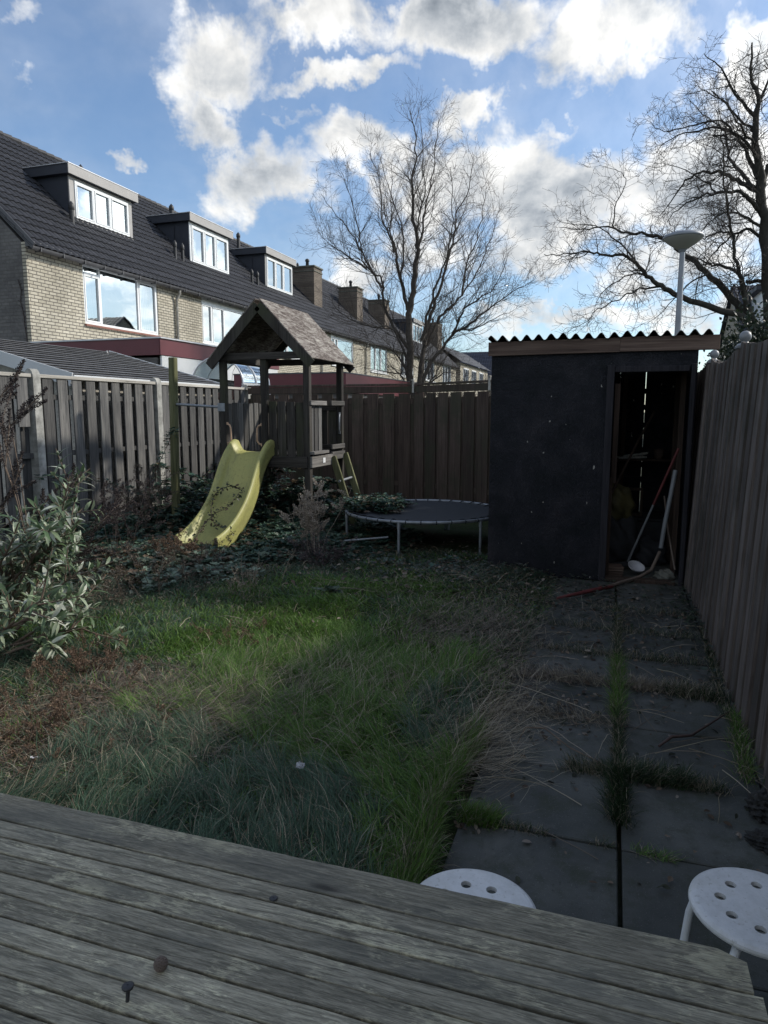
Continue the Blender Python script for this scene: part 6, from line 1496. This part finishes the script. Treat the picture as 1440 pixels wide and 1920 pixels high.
def joint_grass():
    bag = Bag()
    def line(xa, ya, xb, yb, n, L0, L1, sp=.012, cols=GR, dry=.25, hd=None, lean=.2):
        t = rng.random(n); x = xa + (xb - xa) * t + rng.normal(0, sp, n); y = ya + (yb - ya) * t + rng.normal(0, sp, n); c = pick(cols, n, .2); dr = rng.random(n) < dry; c[dr] = pick(ST, dr.sum())
        h = rng.uniform(0, 6.283, n) if hd is None else rng.normal(hd, 1.0, n)
        bag.add(*blades(np.stack([x, y, np.full(n, .0)], 1), h, rng.uniform(L0, L1, n), np.abs(rng.normal(lean, .25, n)), rng.uniform(.3, 1.3, n), rng.uniform(.0015, .0028, n), c, 4))
    D = [(.035, .062, .026), (.045, .078, .030), (.030, .050, .026)]
    line(.09, 2.58, .09, 2.98, 1300, .05, .13, .020, D, .15, -2.2); line(.09, 2.95, .09, 3.6, 900, .04, .10, .012, D, .3); line(.09, 3.5, .09, 4.4, 1300, .05, .13, .016, GR, .25); line(.09, 4.4, .10, 5.6, 900, .04, .10, .014, D, .3)
    line(.10, 2.955, .36, 2.955, 1500, .05, .12, .020, D, .2, 0.3, .4); line(.36, 2.96, .50, 2.955, 300, .03, .09, .02, D, .5); line(-.12, 2.955, .08, 2.955, 500, .03, .10, .02, D, .5, 3.4)
    line(-.49, 2.43, -.36, 2.43, 1100, .04, .11, .018, GR, .2, .2); line(-.36, 2.43, -.15, 2.43, 240, .02, .05, .01, D, .5); line(.15, 2.43, .26, 2.42, 160, .02, .07, .012, GR, .3, .6, .9); line(-.02, 2.43, .09, 2.43, 60, .02, .04, .01, D, .5)
    line(.12, 4.0, .55, 4.0, 1300, .05, .12, .03, PS, .5, .5, .6); line(.35, 3.98, .62, 3.95, 700, .04, .11, .03, D, .3); line(.60, 3.05, .66, 3.75, 900, .03, .10, .02, GR, .3); line(.62, 3.7, .68, 5.2, 800, .03, .09, .02, D, .4)
    line(-.45, 4.0, .05, 4.0, 900, .04, .12, .04, PS, .5, 2.8, .6); line(-.48, 3.48, .08, 3.48, 700, .04, .12, .05, PS, .6, 3.0, .7); line(-.4, 4.5, .6, 4.5, 900, .03, .10, .03, D, .5); line(-.4, 5.05, .6, 5.03, 700, .03, .09, .03, D, .4); line(-.1, 5.6, .65, 5.6, 500, .03, .08, .04, D, .5); line(.66, 2.4, .68, 3.1, 200, .02, .05, .01, D, .3)
    tag(bag.build('joint_grass', M['grass']), 'grass growing from the joints between the dark slabs', 'grass', kind='stuff')
joint_grass()
def litter():
    bag = Bag(); LC = [(.10, .075, .055), (.15, .115, .085), (.07, .055, .045), (.20, .17, .14), (.05, .055, .04)]
    for (cx, cy, sx_, sy_, m, s0, s1) in ((-.25, 3.6, .25, .5, 260, .012, .04), (.35, 4.1, .2, .9, 150, .012, .035), (.1, 5.0, .35, .8, 260, .015, .045), (-.2, 5.7, .55, .45, 420, .02, .055), (-1.4, 6.0, .6, .4, 420, .02, .06), (-.25, 4.3, .35, .8, 170, .02, .05), (-2.0, 7.2, .8, .4, 260, .02, .06), (.5, 4.9, .12, .8, 110, .015, .04), (-1.3, 3.6, .9, 1.1, 160, .015, .04), (-2.4, 2.6, .5, .7, 120, .015, .04), (.62, 3.0, .05, .6, 40, .012, .03), (-.46, 2.40, .05, .03, 16, .02, .035), (-4.2, 6.0, 1.0, .8, 400, .02, .06)):
        x = rng.normal(cx, sx_, m); y = rng.normal(cy, sy_, m); h = rng.uniform(0, 6.283, m); z = gz(x, y) + rng.uniform(.006, .04, m) * np.where(x < -.5, 1.5, .5)
        bag.add(*leaves(np.stack([x, y, z], 1), np.stack([np.cos(h), np.sin(h), rng.normal(.05, .25, m)], 1), unit(np.stack([rng.normal(0, .35, m), rng.normal(0, .35, m), np.ones(m)], 1)), rng.uniform(s0, s1, m), pick(LC, m, .2)))
    tag(bag.build('leaf_litter', M['dry']), 'brown fallen leaves on slabs and lawn', 'leaf litter', kind='stuff')
    # leafy ground cover (dark creeping leaves) between lawn and shed
    bag = Bag(); DC = [(.028, .042, .026), (.038, .055, .034), (.030, .036, .028), (.05, .06, .045)]
    for (cx, cy, sx_, sy_, m) in ((-1.0, 6.25, .6, .25, 700), (-.2, 5.5, .35, .35, 260), (.62, 5.3, .06, .7, 220), (-3.0, 6.4, .6, .22, 350), (-4.3, 5.6, .5, .4, 350), (-2.0, 6.7, .8, .25, 420)):
        x = rng.normal(cx, sx_, m); y = rng.normal(cy, sy_, m); y = np.where((x > -1.15) & (y > 6.5), 6.4, y); h = rng.uniform(0, 6.283, m); z = gz(x, y) + rng.uniform(.01, .07, m)
        bag.add(*leaves(np.stack([x, y, z], 1), np.stack([np.cos(h), np.sin(h), rng.normal(.1, .2, m)], 1), unit(np.stack([rng.normal(0, .3, m), rng.normal(0, .3, m), np.ones(m)], 1)), rng.uniform(.025, .055, m), pick(DC, m, .2)))
    tag(bag.build('ground_cover', M['leaf']), 'low dark leafy ground cover before the shed and tower', 'ground cover', kind='stuff')
    # long single stems lying on slabs
    rs = random.Random(17); lines = []
    ex = [(-.42, 3.25, .55, 2.5), (-.05, 2.66, .48, 2.6), (.02, 2.33, .3, 2.75), (.25, 3.2, .5, .6), (.3, 4.2, .7, 2.1), (.5, 4.1, .6, .8), (.15, 3.4, .5, .9), (-.5, 3.9, .8, -.5), (-.55, 3.8, .7, -.35), (-.3, 3.35, .6, -.7), (.32, 3.33, .45, .42), (.40, 3.30, .5, -.6), (-.45, 2.75, .3, -.1)]
    for _ in range(46): ex.append((rs.uniform(-.5, .6), rs.uniform(2.9, 5.4), rs.uniform(.12, .5), rs.uniform(0, 6.283)))
    for _ in range(40): ex.append((rs.uniform(-2.8, -.6), rs.uniform(2.0, 6.0), rs.uniform(.15, .45), rs.uniform(0, 6.283)))
    for (x, y, L, a) in ex:
        n = 7; pts = []; z0 = gzs(x, y) + (.05 if x < -.6 else .005)
        for i in range(n): 
            a += rs.gauss(0, .10); pts.append((x, y, z0 + .02 * math.sin(i / n * 3) + rs.random() * .004)); x += math.cos(a) * L / n; y += math.sin(a) * L / n; x = min(x, .68)
        lines.append((pts, [.0022 * (1 - .5 * i / n) for i in range(n)]))
    V, Fq, I = sticks(lines, 4); C = pick(ST + PS, len(lines))[I]; tag(npmesh('dry_stems', V, Fq, M['dry'], C), 'long dry stems lying across slabs and grass', 'dry stems', kind='stuff')
litter()
m = MB(); 
tool('dead_branch', 'dark bent dead branch lying on the right hand slabs near the fence', 'branch', [(.27, 3.28, .012), (.33, 3.36, .03), (.42, 3.42, .022), (.54, 3.60, .03), (.63, 3.74, .035)], [.006, .008, .007, .005, .003], M['cane'], n=7)
tool('dead_branch', 'thin arched dead branch lying over the left hand slabs', 'branch', [(-.36, 3.10, .01), (-.33, 3.16, .07), (-.24, 3.17, .075), (-.12, 3.06, .05), (.0, 3.0, .035), (.06, 2.98, .02)], [.003, .004, .004, .0035, .003, .002], M['stickb'], n=6)
def paper(c, s, label, seed):
    rs = random.Random(seed); bm = bmesh.new(); bmesh.ops.create_grid(bm, x_segments=7, y_segments=7, size=s)
    for v in bm.verts: v.co.z += rs.uniform(-.3, .3) * s; v.co.x += rs.uniform(-.1, .1) * s
    me = bpy.data.meshes.new('scrap'); bm.to_mesh(me); bm.free(); me.materials.append(M['whitep']); o = link('paper_scrap', me, None, c); o.rotation_euler = (.3, .2, rs.random() * 3); tag(o, label, 'paper scrap')
paper((-1.12, 2.35, .16), .016, 'crumpled white paper scrap in the grass just beyond the table', 1)
paper((-2.22, 2.12, .13), .014, 'small white scrap at left edge of the lawn above the table', 2)
# dark mossy rubble at the right edge
def rubble(name, label, c, s, seed, n):
    rs = random.Random(seed); bm = bmesh.new()
    bmesh.ops.create_icosphere(bm, subdivisions=4, radius=1)
    for v in bm.verts:
        p = v.co.copy(); q = p * (1 + .22 * math.sin(p.x * 9 + seed) * math.sin(p.y * 8) + .18 * math.sin(p.z * 13 + p.y * 11 + seed) + .1 * rs.random()); q.z = max(q.z, -.45); v.co = Vector((q.x * s[0], q.y * s[1], q.z * s[2]))
    me = bpy.data.meshes.new(name); bm.to_mesh(me); bm.free(); me.materials.append(M['clod']); o = link(name, me, None, c); tag(o, label, 'clod')
M['clod'] = plain('dark_mossy_clod', (0.030, 0.030, 0.028), 0.95, 0, 0.6, 30, 0.9)
rubble('soil_clod', 'dark crumbly clod of earth on slabs near right fence, farther of two', (.62, 2.83, .03), (.050, .075, .050), 3, 3)
rubble('soil_clod', 'flatter dark clod of earth on slabs closest to the right stool', (.59, 2.62, .012), (.055, .055, .025), 5, 3)
